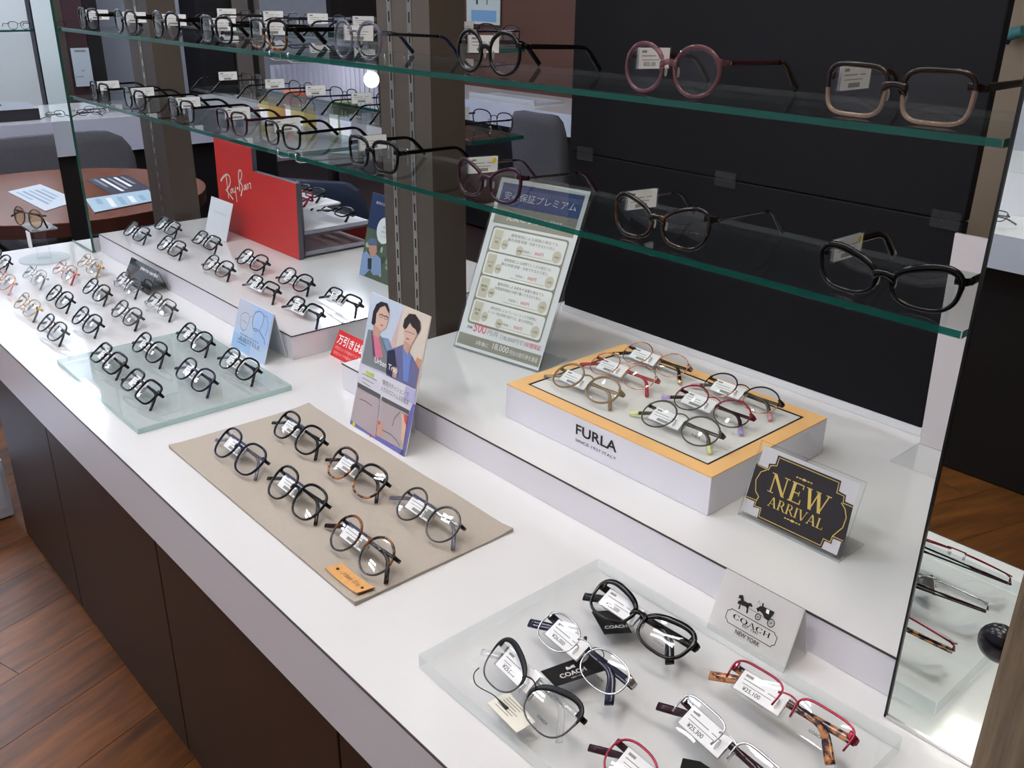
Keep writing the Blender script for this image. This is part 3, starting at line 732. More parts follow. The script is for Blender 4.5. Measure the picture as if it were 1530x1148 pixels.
for (a, b_, sp, lab) in (
    ((339.8, 661.3), (372.8, 688), S(sh=BOST, w=.048, h=.043, rim=.0013, fm=NAVY, tm=GREYP), 'dark navy crystal round glasses at the front far corner of the beige mat'),
    ((427.7, 634.9), (461.7, 658.7), S(sh=BOST, w=.047, h=.041, rim=.0014, fm=BK, tip=BK), 'black round glasses at the back far corner of the beige mat'),
    ((420.3, 720.9), (462.4, 752), S(sh=BOST, w=.048, h=.043, rim=.0014, fm=BK, fb=TORTD, tm=BK), 'black and olive brown round glasses in the front middle of the mat'),
    ((510, 691.6), (552, 720.9), S(sh=BOST, w=.048, h=.043, rim=.0015, fm=TORTD, fb=TORTL, tm=BRN), 'black tortoise round glasses in the back middle of the mat'),
    ((613.6, 752), (662.6, 785.7), S(sh=ROUND, w=.046, h=.044, rim=.0011, fm=GUN, tm=SIL, tip=GREYP, metal=True), 'grey thin round metal glasses at the back near corner of the mat'),
    ((514.8, 796), (563.8, 832.6), S(sh=ROUND, w=.046, h=.044, rim=.0012, fm=TORT, fb=GUN, tm=GUN, tip=BRN, metal=True), 'thin brown tortoise round glasses beside the leather tag')):
    lay(a, b_, .0045, lab, dict(sp, lean=50, hdr=True), GMt, False)
# ------------------------------------------------------------------ peach edged display box
FX0, FX1, FY0, FY1, FZ = -.9405, -.5675, .834, 1.092, .1005
PEACH = mat('peach_card', 'f0bd80', .5, noise=.02, scale=20)
t = thing('display_box', 'low white display box with peach border and black inner line on the riser', 'display box', ((FX0 + FX1) / 2, (FY0 + FY1) / 2, PZ))
hx, hy, hz = (FX1 - FX0) / 2, (FY1 - FY0) / 2, FZ - PZ
b = MB(); b.box(-hx, hx, -hy, hy, .0004, hz - .001, mat('white_box_card', 'e9e8f2', .4)); b.build('body', t, bevel=.0006)
b = MB()
def ring(b, a, c, z0, z1, M, e=.0):
    (ax, ay), (cx, cy) = a, c
    for x0, x1, y0, y1 in ((-ax, ax, -ay, -cy), (-ax, ax, cy, ay), (-ax, -cx, -cy, cy), (cx, ax, -cy, cy)): b.box(x0, x1, y0, y1, z0, z1, M)
ring(b, (hx, hy), (hx - .022, hy - .022), hz - .001, hz + .001, PEACH); b.build('peach_border', t)
b = MB(); ring(b, (hx - .022, hy - .022), (hx - .0255, hy - .0255), hz - .001, hz + .0006, INK); b.build('black_border_line', t)
b = MB(); b.box(-hx + .0255, hx - .0255, -hy + .0255, hy - .0255, hz - .001, hz + .0003, mat('white_inlay', 'e9e6e4', .25)); b.build('inlay', t)
pr = Print((FX0, FY0, PZ), (1, 0, 0), (0, 0, 1), t.location)
u0, v0 = pr.px(860, 660); u1, v1 = pr.px(922, 668)
pr.text('FURLA', (u0 + u1) / 2, hz * .50, .0155, INK, 1, width=(u1 - u0), bold=.02)
pr.text('SINCE 1927 ITALY', (u0 + u1) / 2, hz * .30, .0042, INK, 1, width=(u1 - u0))
pr.build('lettering', t)
GF = 'folded thin round glasses on the peach edged box'
for (a, b_, sp, lab) in (
    ((848, 559.7), (901.5, 585), S(sh=ROUND, w=.049, h=.042, rim=.0012, fm=TAUP, tm=TAUP, tip=TAUP, metal=True), 'olive brown round glasses at the front corner of the peach edged box'),
    ((902.5, 542.7), (955.8, 564.8), S(sh=ROUND, w=.049, h=.042, rim=.0007, depth=.0009, fm=ROSE, tm=REDT, tip=REDT, metal=True), 'rose gold wire glasses with red temples on the peach edged box'),
    ((950.7, 525.7), (1005, 547.8), S(sh=ROUND, w=.049, h=.042, rim=.0007, depth=.0009, fm=ROSE, tm=BRN, tip=GOLD, metal=True), 'rose gold wire glasses with brown temples on the peach edged box'),
    ((1074.8, 575), (1137.7, 598.8), S(sh=ROUND, w=.049, h=.042, rim=.0009, depth=.001, fm=BKM, fb=ROSE, tm=OLIV, tip=ROSY, metal=True), 'black and rose round glasses with pink tips on the peach edged box'),
    ((1030.6, 593.7), (1095, 619), S(sh=ROUND, w=.049, h=.042, rim=.0009, depth=.001, fm=REDM, fb=GUN, tm=WINE, tip=LILA, metal=True), 'wine red round glasses with lilac tips on the peach edged box'),
    ((983, 617.5), (1047.6, 646), S(sh=ROUND, w=.049, h=.042, rim=.001, depth=.001, fm=OLIV, tm=OLIV, tip=YELL, metal=True, printed='FURLA'), 'olive metal round glasses with pale yellow tips on the peach edged box')):
    lay(a, b_, FZ + .0012, lab, dict(sp, lean=58, tipf=.87), GF, False, .016)

# ------------------------------------------------------------------ clear tray with six branded pairs
b = MB(); b.box(-.1895, .1895, -.1325, .1325, 0, .0185, ACRY, sides=ACRY_E)
tag(b.build('acrylic_tray', None, (-.4315, .5675, .0006), bevel=.0012), 'thick clear acrylic tray on the white counter holding designer glasses', 'tray')
TZ = .0195
GCo = 'designer glasses on the clear tray'
CK = dict(printed='COACH')
for (a, b_, sp, lab) in (
    ((909.7, 898.6), (996.9, 955.8), S(sh=(2.7, .2, .3), w=.054, h=.034, rim=.0016, top=1.1, dbl=.017, fm=BK, th=.0042, price='¥26,500', dot=True, lean=62, **CK), 'glossy black acetate cat eye glasses on the clear tray'),
    ((830, 942), (906.7, 1006.9), S(sh=OVAL, w=.052, h=.035, rim=.0008, depth=.001, dbl=.018, fm=SIL, tm=NAVY, tip=NAVY, th=.0042, metal=True, price='¥26,000', lean=60, **CK), 'silver rimmed glasses with wide navy temples on the clear tray'),
    ((748.8, 996), (824, 1068.5), S(sh=CAT, w=.053, h=.037, rim=.0008, depth=.001, top=3.0, dbl=.017, fm=BKM, fb=GUN, tm=CLEARP, tip=CLEARP, th=.003, metal=True, price='¥25,000', split=.1, lean=54, **CK), 'black browed metal glasses with clear temples on the clear tray'),
    ((1041, 1080.5), (1125, 1155), S(sh=RECT, w=.051, h=.032, rim=.0009, depth=.001, half=True, fm=SIL, tm=WINE, tip=WINE, th=.0036, metal=True, price='¥25,300', lean=58, **CK), 'silver half rim glasses with wine temples on the clear tray'),
    ((1122.4, 1023.4), (1226, 1088), S(sh=RECT, w=.052, h=.033, rim=.0009, depth=.001, half=True, fm=REDM, tm=TORTL, tip=TORTL, th=.004, metal=True, price='¥25,100', lean=58, **CK), 'red half rim glasses with mottled tortoise temples on the clear tray'),
    ((945.8, 1150), (1030, 1222), S(sh=OVAL, w=.05, h=.036, rim=.0009, depth=.001, fm=REDM, tm=WINE, tip=WINE, th=.003, metal=True, price='¥25,800', lean=58), 'red full rim glasses with wine temples on the clear tray')):
    lay(a, b_, TZ, lab, sp, GCo, True)
BCARD = mat('black_swing_card', '151413', .35); CREAM = mat('cream_card', 'e6e3d6', .6); SILK = mat('silver_ink', 'cfcfd2', .4)
def flat_card(px, M, label, z, lines, side):
    pts = [AZ(x, y, z) for x, y in px]; c = sum(pts, Vector()) / len(pts); c.z = z
    t = thing('hang_tag', label, 'tag', c)
    b = MB(); n = len(pts); v = [p - c for p in pts] + [p - c + Vector((0, 0, .0008)) for p in pts]
    b.raw(v, [tuple(range(n)), tuple(range(n, 2 * n))] + [(k, (k + 1) % n, n + (k + 1) % n, n + k) for k in range(n)], M); b.build('card', t)
    return t, pts
t, P = flat_card([(808, 1004), (830, 1027), (908, 1001), (880, 978)], BCARD, 'black brand hang tag lying under the navy templed glasses', TZ + .0002, 0, 0)
U = P[2] - P[1]; V = P[0] - P[1]
pr = Print(P[1] + Vector((0, 0, .0008)), U, V - U * (V.dot(U) / U.dot(U)), t.location)
pr.text('COACH', U.length * .42, V.length * .26, .006, SILK, 1, bold=.02); pr.text('NEW YORK', U.length * .45, V.length * .1, .0018, SILK, 1)
pr.poly([(U.length * (.36 + .012 * x), V.length * (.6 + .03 * y)) for x, y in ((0, 0), (5, 0), (9, 1), (14, 0), (14, 6), (9, 5), (6, 3), (2, 6), (0, 4))], SILK, 1); pr.build('lettering', t)
t, P = flat_card([(884, 915), (903, 949), (944, 946), (925, 912)], BCARD, 'black brand hang tag lying under the glossy black glasses', TZ + .0002, 0, 0)
U = P[0] - P[1]; V = P[2] - P[1]
pr = Print(P[1] + Vector((0, 0, .0008)), V, U - V * (U.dot(V) / V.dot(V)), t.location)
pr.text('COACH', V.length * .5, U.length * .2, .005, SILK, 1, bold=.02); pr.build('lettering', t)
t, P = flat_card([(728, 1052), (772, 1096), (800, 1080), (759, 1034)], CREAM, 'cream information tag lying by the black browed glasses', TZ + .0002, 0, 0)
U = P[1] - P[0]; V = P[3] - P[0]
pr = Print(P[0] + Vector((0, 0, .0008)), U, V - U * (V.dot(U) / U.dot(U)), t.location)
for k in range(6): pr.rect(U.length * .12, V.length * (.2 + .12 * k), U.length * (.55 + .06 * (k % 3)), V.length * (.235 + .12 * k), GREYINK, 1)
pr.build('fine_print', t)
t, P = flat_card([(1020, 1134), (1046, 1139), (1078, 1160), (1010, 1172)], BCARD, 'black brand hang tag lying under the silver half rim glasses', TZ + .0002, 0, 0)
def cord(px, zs, label):
    pts = [AZ(x, y, z) for (x, y), z in zip(px, zs)]; c = Vector((pts[-1].x, pts[-1].y, TZ)); sm = []
    for i in range(len(pts) - 1):
        for k in range(4):
            q = [pts[max(i - 1, 0)], pts[i], pts[i + 1], pts[min(i + 2, len(pts) - 1)]]; u = k / 4
            sm.append(.5 * ((2 * q[1]) + (q[2] - q[0]) * u + (2 * q[0] - 5 * q[1] + 4 * q[2] - q[3]) * u * u + (3 * q[1] - q[0] - 3 * q[2] + q[3]) * u ** 3))
    sm.append(pts[-1]); t = thing('tag_cord', label, 'cord', c)
    b = MB(); b.tube([p - c for p in sm], .0006, INK, 6); b.build('string', t)
    b = MB(); d = (sm[-1] - sm[-3]).normalized(); e = sm[-1] - c; b.cyl(e, e + Vector((d.x, d.y, 0)) * .014, .0008, INK, .0019, 8); b.build('tassel', t)
cord([(716, 998), (708, 1008), (712, 1024), (736, 1038), (745, 1046)], [TZ + .008, TZ + .003, TZ + .002, TZ + .002, TZ + .002], 'black cord with tassel hanging from the black browed glasses')
cord([(872, 984), (888, 968), (902, 976), (896, 990), (876, 976), (874, 966)], [TZ + .012, TZ + .014, TZ + .013, TZ + .012, TZ + .014, TZ + .012], 'black cord looped at the bridge of the navy templed glasses')

# ------------------------------------------------------------------ serif capitals for the printed signs
def serif(ch):
    """list of polygons in a box one unit high; returns polys, advance"""
    P = []; R = lambda x0, y0, x1, y1: P.append([(x0, y0), (x1, y0), (x1, y1), (x0, y1)])
    Dg = lambda xa, ya, xb, yb, w: P.append([(xa - w / 2, ya), (xa + w / 2, ya), (xb + w / 2, yb), (xb - w / 2, yb)])
    def sf(x, y, w=.3): R(x - w / 2, y, x + w / 2, y + .045)
    def arc(cx, cy, rx, ry, a0, a1, thick, n=14):
        for k in range(n):
            q = []
            for a in (a0 + (a1 - a0) * k / n, a0 + (a1 - a0) * (k + 1) / n):
                c, s = math.cos(math.radians(a)), math.sin(math.radians(a)); w = thick * (.25 + .75 * abs(c))
                q.append(((cx + rx * c, cy + ry * s), (cx + (rx - w) * c, cy + (ry - w * .8) * s)))
            P.append([q[0][0], q[1][0], q[1][1], q[0][1]])
    if ch == 'N': R(.12, 0, .18, 1); R(.76, 0, .82, 1); Dg(.8, 0, .14, 1, .17); sf(.15, 0); sf(.12, .955, .24); sf(.79, .955); return P, 1.0
    if ch == 'E': R(.12, 0, .27, 1); R(.05, 0, .68, .05); R(.05, .95, .66, 1); R(.27, .48, .52, .53); R(.63, 0, .68, .24); R(.61, .78, .66, 1); R(.49, .38, .53, .63); return P, .78
    if ch == 'W': Dg(.4, 0, .14, 1, .16); Dg(.4, 0, .62, .96, .06); Dg(.86, 0, .6, 1, .16); Dg(.86, 0, 1.1, .96, .06); sf(.14, .955); sf(.6, .955, .26); sf(1.1, .955, .26); return P, 1.28
    if ch == 'A': Dg(.12, 0, .42, 1, .06); Dg(.78, 0, .44, 1, .16); R(.24, .3, .66, .35); sf(.12, 0, .26); sf(.78, 0); return P, .94
    if ch == 'V': Dg(.44, 0, .12, 1, .16); Dg(.46, 0, .78, 1, .06); sf(.12, .955); sf(.78, .955, .26); return P, .92
    if ch == 'R': R(.12, 0, .27, 1); sf(.19, 0, .3); R(.05, .95, .4, 1); R(.2, .47, .42, .52); arc(.4, .735, .26, .265, -90, 90, .14); Dg(.78, 0, .42, .5, .15); sf(.8, 0, .2); return P, .88
    if ch == 'I': R(.12, 0, .27, 1); sf(.195, 0); sf(.195, .955); return P, .42
    if ch == 'L': R(.12, 0, .27, 1); R(.05, 0, .68, .05); R(.63, 0, .68, .26); sf(.195, .955); return P, .76
    if ch == 'C': arc(.48, .5, .44, .52, 50, 310, .2, 20); R(.72, .66, .77, .98); R(.72, .03, .77, .3); return P, .9
    if ch == 'O': arc(.5, .5, .46, .52, 0, 360, .2, 26); return P, 1.04
    if ch == 'H': R(.12, 0, .27, 1); R(.67, 0, .82, 1); R(.27, .47, .67, .53); sf(.195, 0); sf(.195, .955); sf(.745, 0); sf(.745, .955); return P, .98
    return P, .4
def serif_text(pr, s, u, v, h, M, l, width=None):
    W_ = sum(serif(c)[1] for c in s); kx = width / W_ if width else h; a = u - W_ * kx / 2
    for c in s:
        ps, adv = serif(c)
        for p in ps: pr.poly([(a + x * kx, v + y * h) for x, y in p], M, l)
        a += adv * kx

# ------------------------------------------------------------------ signs and cards
def panel_thing(name, label, cat, BL, BR, TL, thick, M, edge=None, foot=0.0, footM=None, part='panel', fw=1.0):
    """upright or leaning sheet given three corners; foot: length of a rear strut footprint"""
    BL, BR, TL = Vector(BL), Vector(BR), Vector(TL); base = (BL + BR) / 2
    t = thing(name, label, cat, base); U = (BR - BL); V = (TL - BL); N = U.cross(V).normalized()
    b = MB(); b.obox(BL + U / 2 + V / 2 - N * thick / 2 - base, U / 2, V / 2, N * thick / 2, M, edge); b.build(part, t)
    if foot:
        b = MB(); top_ = V * .98
        mL = U * (1 - fw) / 2
        p0 = BL + mL - N * thick - base; p1 = BR - mL - N * thick - base
        q0 = BL + mL + Vector((0, foot, .001)) - base; q1 = BR - mL + Vector((0, foot, .001)) - base
        r0 = p0 + top_; r1 = p1 + top_
        d = Vector((0, .001, 0))
        b.raw([q0, q1, r1, r0, q0 + d, q1 + d, r1 + d, r0 + d], [(0, 1, 2, 3), (4, 5, 6, 7), (0, 1, 5, 4), (1, 2, 6, 5), (3, 0, 4, 7)], footM or M); b.build('back_leg', t)
    return t, Print(BL, U, V, base), U.length, V.length

# NEW ARRIVAL
GOLDI = mat('gold_foil', 'e2c56c', .3, .25); DARKP = mat('dark_print', '2b2629', .3)
t, pr, w_, h_ = panel_thing('sign_card', 'clear acrylic sign with black and gold new arrival plaque', 'sign', (-.545, .865, PZ + .0006), (-.408, .865, PZ + .0006), (-.545, .896, PZ + .0925), .003, ACRY, ACRY_E)
b = MB(); b.box(-.0685, .0685, .0, .055, .0, .0022, ACRY, sides=ACRY_E); b.build('foot', t)
pr.off = Vector(t.location)
pr.rect(.006, .007, w_ - .005, h_ - .004, mat('insert_card', 'cfcdd4', .5), 1)
Z4 = lambda x, y: (1080 + x / 3.3956, 640 + y / 3.3956)
blk = [(172, 178), (230, 205), (236, 180), (268, 182), (283, 137), (603, 268), (590, 320), (627, 340), (622, 372), (664, 392), (618, 583), (560, 560), (552, 588), (518, 572), (502, 608), (175, 455), (188, 408), (155, 400), (163, 372), (118, 352)]
pr.ppoly([Z4(*p) for p in blk], DARKP, 2)
pr.pline([Z4(*p) for p in ((180, 186), (233, 212), (246, 190), (276, 192), (290, 150), (592, 276), (580, 328), (617, 345), (612, 380), (658, 400))], .0009, GOLDI, 3)
pr.pline([Z4(*p) for p in ((124, 346), (172, 366), (163, 395), (196, 405), (184, 448), (497, 595), (512, 560), (546, 578), (558, 548), (612, 572))], .0009, GOLDI, 3)
pr.pline([Z4(*p) for p in ((222, 213), (195, 222), (170, 262), (168, 318), (184, 348), (172, 366))], .0011, GOLDI, 3)
pr.pline([Z4(*p) for p in ((604, 380), (622, 410), (628, 455), (610, 505), (585, 525), (558, 548))], .0011, GOLDI, 3)
u0, v0 = pr.px(*Z4(236, 330)); u1, v1 = pr.px(*Z4(520, 440)); u2, v2 = pr.px(*Z4(258, 228))
serif_text(pr, 'NEW', (u0 + u1) / 2, (v0 + v1) / 2, (v2 - v0) * .96, GOLDI, 4, width=(u1 - u0) * 1.08)
u0, v0 = pr.px(*Z4(222, 395)); u1, v1 = pr.px(*Z4(512, 515)); u2, v2 = pr.px(*Z4(232, 345))
serif_text(pr, 'ARRIVAL', (u0 + u1) / 2, (v0 + v1) / 2, (v2 - v0), GOLDI, 4, width=(u1 - u0) * .98)
for cx_, cy_ in ((416, 264), (354, 472)):
    u, v = pr.px(*Z4(cx_, cy_))
    for du, ru, rv in ((0, .003, .0014), (-.0055, .0022, .0007), (.0055, .0022, .0007), (-.0095, .0012, .001), (.0095, .0012, .001)): pr.disc(u + du, v, ru, rv, GOLDI, 4, 10)
pr.build('printed_plaque', t)

# COACH tent card
CTR = clear('milky_acrylic', (.9, .9, .9), 1.42, .62, (.84, .83, .82))
t, pr, w_, h_ = panel_thing('tent_sign', 'milky acrylic tent sign with horse carriage emblem on the counter', 'sign', (-.469, .711, .0006), (-.373, .711, .0006), (-.469, .735, .067), .002, CTR, ACRY_E, foot=.043, footM=CTR)
pr.off = Vector(t.location)
Zc = lambda x, y: (1075 + x / 11.48, 880 + y / 11.48)
for pl in ([(345, 105), (410, 110), (425, 205), (500, 245), (545, 245), (575, 300), (550, 315), (530, 290), (500, 330), (490, 420), (460, 420), (470, 330), (440, 300), (400, 290), (370, 270), (350, 350), (325, 345), (350, 265), (310, 255), (330, 205), (370, 200), (365, 165), (330, 165)],
           [(700, 300), (730, 300), (745, 240), (765, 250), (760, 305), (950, 400), (935, 440), (905, 470), (870, 520), (820, 540), (770, 490), (735, 420), (690, 380), (660, 400), (635, 330), (670, 320)]):
    pr.ppoly([Zc(*p) for p in pl], INK, 1)
pr.ppoly([Zc(*p) for p in ((815, 345), (865, 370), (850, 440), (800, 410))], PAPER, 2)
pr.pline([Zc(*p) for p in ((510, 335), (720, 460), (830, 540))], .0004, INK, 1)
pr.pline([Zc(*p) for p in ((655, 245), (685, 205), (710, 300))], .0003, INK, 1)
for cx_, cy_, r_ in ((663, 482, 46), (886, 590, 62)):
    ring_ = [Zc(cx_ + r_ * math.cos(a), cy_ + r_ * 1.1 * math.sin(a)) for a in [2 * math.pi * k / 18 for k in range(18)]]
    pr.pline(ring_, .0008, INK, 1, True)
    for k in range(5):
        a = math.pi * k / 5; pr.pline([Zc(cx_ + r_ * math.cos(a), cy_ + r_ * math.sin(a)), Zc(cx_ - r_ * math.cos(a), cy_ - r_ * math.sin(a))], .0002, INK, 1)
pr.pline([Zc(*p) for p in ((215, 340), (190, 362), (150, 362), (125, 420), (105, 490), (130, 520), (140, 570), (875, 998), (900, 970), (945, 968), (995, 840), (960, 800), (950, 755))], .0007, INK, 1, True)
def along(pr, Z, a, b_, c):
    A, B, C = pr.px(*Z(*a)), pr.px(*Z(*b_)), pr.px(*Z(*c)); return (A[0] + B[0]) / 2, (A[1] + B[1]) / 2, B[0] - A[0], C[1] - A[1]
u, v, W_, H_ = along(pr, Zc, (215, 500), (880, 855), (240, 425)); serif_text(pr, 'COACH', u, v, H_ * 1.05, INK, 2, W_ * .98)
u, v, W_, H_ = along(pr, Zc, (398, 655), (640, 790), (402, 625)); pr.text('EST. 1941', u, v, .0034, INK, 2, W_ * 1.05)
u, v, W_, H_ = along(pr, Zc, (262, 765), (680, 1000), (275, 720)); pr.text('NEW YORK', u, v, .0048, INK, 2, W_, bold=.01)
pr.build('printed_emblem', t)

# black name sign
GB_ = mat('black_gloss_acrylic', '1d2126', .06, coat=.8)
t, pr, w_, h_ = panel_thing('tent_sign', 'glossy black tent sign with white name lettering leaning at the riser', 'sign', (-2.151, .71, .0006), (-2.001, .71, .0006), (-2.151, .738, .051), .002, GB_, None, foot=.047)
u, v, W_, H_ = along(pr, lambda x, y: (190 + x / 16.4, 375 + y / 16.4), (295, 560), (700, 730), (320, 440))
pr.text('pierre cardin', u, v + .006, .011, WHITE, 1, W_ * 1.05, bold=.015); pr.build('lettering', t)

# blue card
BLU = mat('pale_blue_print', 'b9d0ea', .35); BLUL = mat('pale_lilac_print', 'c8cee0', .35); BLU2 = mat('sky_blue_print', '9fc2e8', .35); SLATE = mat('slate_ink', '5a6a80', .5)
t, pr, w_, h_ = panel_thing('tent_sign', 'pale blue tent card with a drawing of thin glasses before the riser', 'sign', (-1.596, .7085, .0006), (-1.465, .7085, .0006), (-1.596, .7375, .0915), .0015, BLU, WHITE, foot=.046, footM=mat('card_back', 'c9cfcf', .6))
Za = lambda x, y: (335 + x / 9.98, 435 + y / 9.98)
pr.rect(.0, h_ * .45, w_ * .42, h_, BLUL, 1); pr.rect(0, .0, w_ * .55, h_ * .3, BLU2, 1); pr.rect(w_ * .55, h_ * .3, w_, h_, mat('mid_blue_print', 'a9c6ee', .35), 1)
pr.pline([Za(*p) for p in ((248, 400), (265, 345), (320, 318), (370, 345), (382, 400), (365, 490), (330, 570), (290, 595), (255, 560), (245, 480))], .0009, SLATE, 2, True)
pr.pline([Za(*p) for p in ((270, 425), (345, 485))], .0008, SLATE, 2)
pr.pline([Za(*p) for p in ((440, 570), (428, 480), (440, 380), (475, 315), (540, 305), (590, 350), (600, 400), (575, 500), (530, 590))], .0012, SLATE, 2)
pr.pline([Za(*p) for p in ((440, 560), (480, 560), (510, 590), (480, 605), (440, 575))], .0012, SLATE, 2)
pr.pline([Za(*p) for p in ((380, 410), (410, 370), (435, 390))], .0006, ROSE, 2)
pr.pline([Za(*p) for p in ((590, 360), (640, 390), (660, 480), (655, 550), (615, 670))], .0009, SLATE, 2)
pr.pline([Za(*p) for p in ((520, 590), (600, 720), (610, 800))], .0016, SLATE, 2)
u, v, W_, H_ = along(pr, Za, (230, 725), (520, 880), (235, 690)); pr.text('AIRSTELE', u, v, .0075, SLATE, 2, W_ * 1.05)
u, v, W_, H_ = along(pr, Za, (240, 650), (520, 790), (245, 630)); pr.text('SIMPLICITY', u, v, .0035, SLATE, 2, W_)
for k in range(2): pr.rect(w_ * .16, h_ * (.2 - .055 * k), w_ * .42, h_ * (.215 - .055 * k), SLATE, 2)
pr.build('printed_artwork', t)

# blank white card in a curved holder
t, pr, w_, h_ = panel_thing('card_stand', 'blank white card in a clear holder beside the red display', 'sign', (-2.271, .972, PZ + .0006), (-2.152, .972, PZ + .0006), (-2.271, 1.001, PZ + .092), .0015, mat('pearl_card', 'dfe3ea', .4))
for k in range(6): pr.rect(w_ * (.25 + .1 * k), h_ * .62, w_ * (.3 + .1 * k), h_ * .68, mat('faint_grey_print', 'cdd2da', .5), 1)
pr.build('faint_lettering', t)
b = MB(); b.box(-.06, .06, -.02, .0, .0, .002, ACRY, sides=ACRY_E); b.box(-.06, .06, -.02, -.018, .002, .016, ACRY); b.build('holder', t)

# red anti theft notice between the risers
REDN = mat('signal_red_print', 'd2282c', .45)
t, pr, w_, h_ = panel_thing('notice_card', 'small red shoplifting notice with white lettering between the risers', 'notice', (-1.432, .827, .0006), (-1.292, .827, .0006), (-1.432, .851, .046), .0015, REDN, WHITE, foot=.05, footM=WHITE)
pr.text('万引きは即通報', w_ * .5, h_ * .5, h_ * .36, WHITE, 1, w_ * .92, bold=.02)
for k in range(2): pr.text('防犯カメラ作動中です 警察に通報', w_ * .45, h_ * (.3 - .19 * k), h_ * .12, mat('pink_print', 'f0b8b0', .5), 1, w_ * .8)
pr.build('lettering', t)

# tall fashion leaflet with two men
t, pr, w_, h_ = panel_thing('poster_card', 'tall leaflet stand showing two men wearing glasses beside the mat', 'poster', (-1.156, .6945, .0006), (-1.0065, .6945, .0006), (-1.156, .7475, .207), .0015, mat('leaflet_white', 'dddbe6', .35), WHITE, foot=.055, footM=mat('card_back_2', 'cdd3d8', .6), fw=.3)
Zp = lambda x, y: (500 + x / 4.25, 430 + y / 4.25)
pm = lambda n, c: mat(n, c, .4)
SKIN, SKIN2 = pm('print_skin', 'd9b6a4'), pm('print_skin_shadow', 'c79c8a'); HAIR = pm('print_dark_hair', '2c2528'); GREYC = pm('print_grey_coat', '7e8288'); PINKS = pm('print_pink_shirt', 'd6788e'); BLUJ = pm('print_blue_jacket', '6a6c96'); BLUS = pm('print_blue_shirt', '6f88c8')
pr.ppoly([Zp(*p) for p in ((235, 32), (445, 112), (372, 440), (345, 560), (168, 480))], pm('print_sky', 'c6d2e4'), 1)
pr.ppoly([Zp(*p) for p in ((445, 112), (612, 186), (520, 650), (345, 565))], pm('print_cream_wall', 'dccfc2'), 1)
pr.ppoly([Zp(*p) for p in ((415, 195), (440, 115), (385, 380), (350, 380))], pm('print_pink_wall', 'd8b8b4'), 2)
pr.ppoly([Zp(*p) for p in ((525, 440), (555, 460), (520, 650), (470, 620))], pm('print_orange', 'cf9a78'), 2)
pr.ppoly([Zp(*p) for p in ((215, 265), (245, 270), (300, 310), (335, 400), (345, 470), (330, 545), (172, 478))], GREYC, 2)
pr.ppoly([Zp(*p) for p in ((300, 315), (345, 325), (375, 400), (350, 480), (330, 420))], pm('print_steel_blue', '7c94b4'), 2)
pr.ppoly([Zp(*p) for p in ((245, 300), (285, 320), (310, 440), (265, 450))], PINKS, 3)
pr.ppoly([Zp(*p) for p in ((236, 280), (248, 285), (262, 440), (245, 430))], pm('print_violet', '6c4470'), 3)
pr.ppoly([Zp(*p) for p in ((252, 235), (300, 265), (285, 320), (245, 300))], SKIN2, 3)
pr.ppoly([Zp(*p) for p in ((262, 120), (305, 100), (345, 125), (350, 190), (330, 255), (300, 275), (262, 240), (255, 180))], SKIN, 4)
pr.ppoly([Zp(*p) for p in ((300, 88), (340, 100), (353, 140), (350, 165), (325, 115), (295, 125), (270, 165), (265, 225), (250, 240), (238, 225), (250, 150), (270, 105))], HAIR, 5)
pr.pline([Zp(*p) for p in ((290, 170), (318, 178), (345, 190))], .0007, INK, 6)
for c_ in ((302, 178), (332, 190)): pr.pline([Zp(c_[0] + 12 * math.cos(a), c_[1] + 13 * math.sin(a)) for a in [k * math.pi / 4 for k in range(8)]], .0005, INK, 6, True)
pr.ppoly([Zp(*p) for p in ((296, 232), (315, 238), (310, 246), (295, 240))], pm('print_lips', 'b5626a'), 5)
pr.ppoly([Zp(*p) for p in ((355, 395), (440, 360), (500, 440), (540, 520), (515, 645), (330, 555), (340, 460))], BLUJ, 3)
pr.ppoly([Zp(*p) for p in ((340, 400), (385, 395), (400, 520), (370, 570), (330, 545))], pm('print_navy_bag', '2d3048'), 4)
pr.ppoly([Zp(*p) for p in ((435, 380), (490, 430), (470, 600), (440, 590))], BLUS, 4)
pr.ppoly([Zp(*p) for p in ((375, 500), (405, 510), (395, 575), (370, 565))], SKIN2, 5)
pr.ppoly([Zp(*p) for p in ((448, 330), (490, 370), (470, 430), (440, 380))], SKIN2, 5)
pr.ppoly([Zp(*p) for p in ((450, 250), (480, 225), (530, 260), (520, 320), (490, 365), (455, 340), (445, 290))], SKIN, 6)
pr.ppoly([Zp(*p) for p in ((440, 245), (450, 200), (480, 165), (520, 170), (550, 215), (552, 260), (535, 300), (520, 265), (500, 250), (485, 220), (465, 255), (450, 265))], HAIR, 7)
pr.pline([Zp(*p) for p in ((452, 275), (485, 285), (515, 298))], .0006, INK, 7)
pr.ppoly([Zp(*p) for p in ((462, 318), (482, 325), (478, 333), (460, 326))], pm('print_lips', 'b5626a'), 7)
u, v, W_, H_ = along(pr, Zp, (255, 495), (405, 545), (258, 440)); pr.text('Urban Trap', u, v, .011, PAPER, 8, W_ * 1.0, bold=.01)
pr.ppoly([Zp(*p) for p in ((168, 480), (520, 650), (508, 735), (480, 790), (150, 622))], pm('leaflet_lilac_white', 'dcdae6'), 2)
pr.ppoly([Zp(*p) for p in ((455, 625), (520, 655), (505, 740), (440, 710))], pm('leaflet_lilac', 'b9b6e0'), 3)
pr.ppoly([Zp(*p) for p in ((203, 525), (255, 550), (252, 572), (200, 548))], pm('leaflet_lime', 'b9cf52'), 3)
for k in range(3): pr.pline([Zp(180, 545 + 26 * k), Zp(270 - 20 * k, 590 + 20 * k)], .0012, GREYINK, 3)
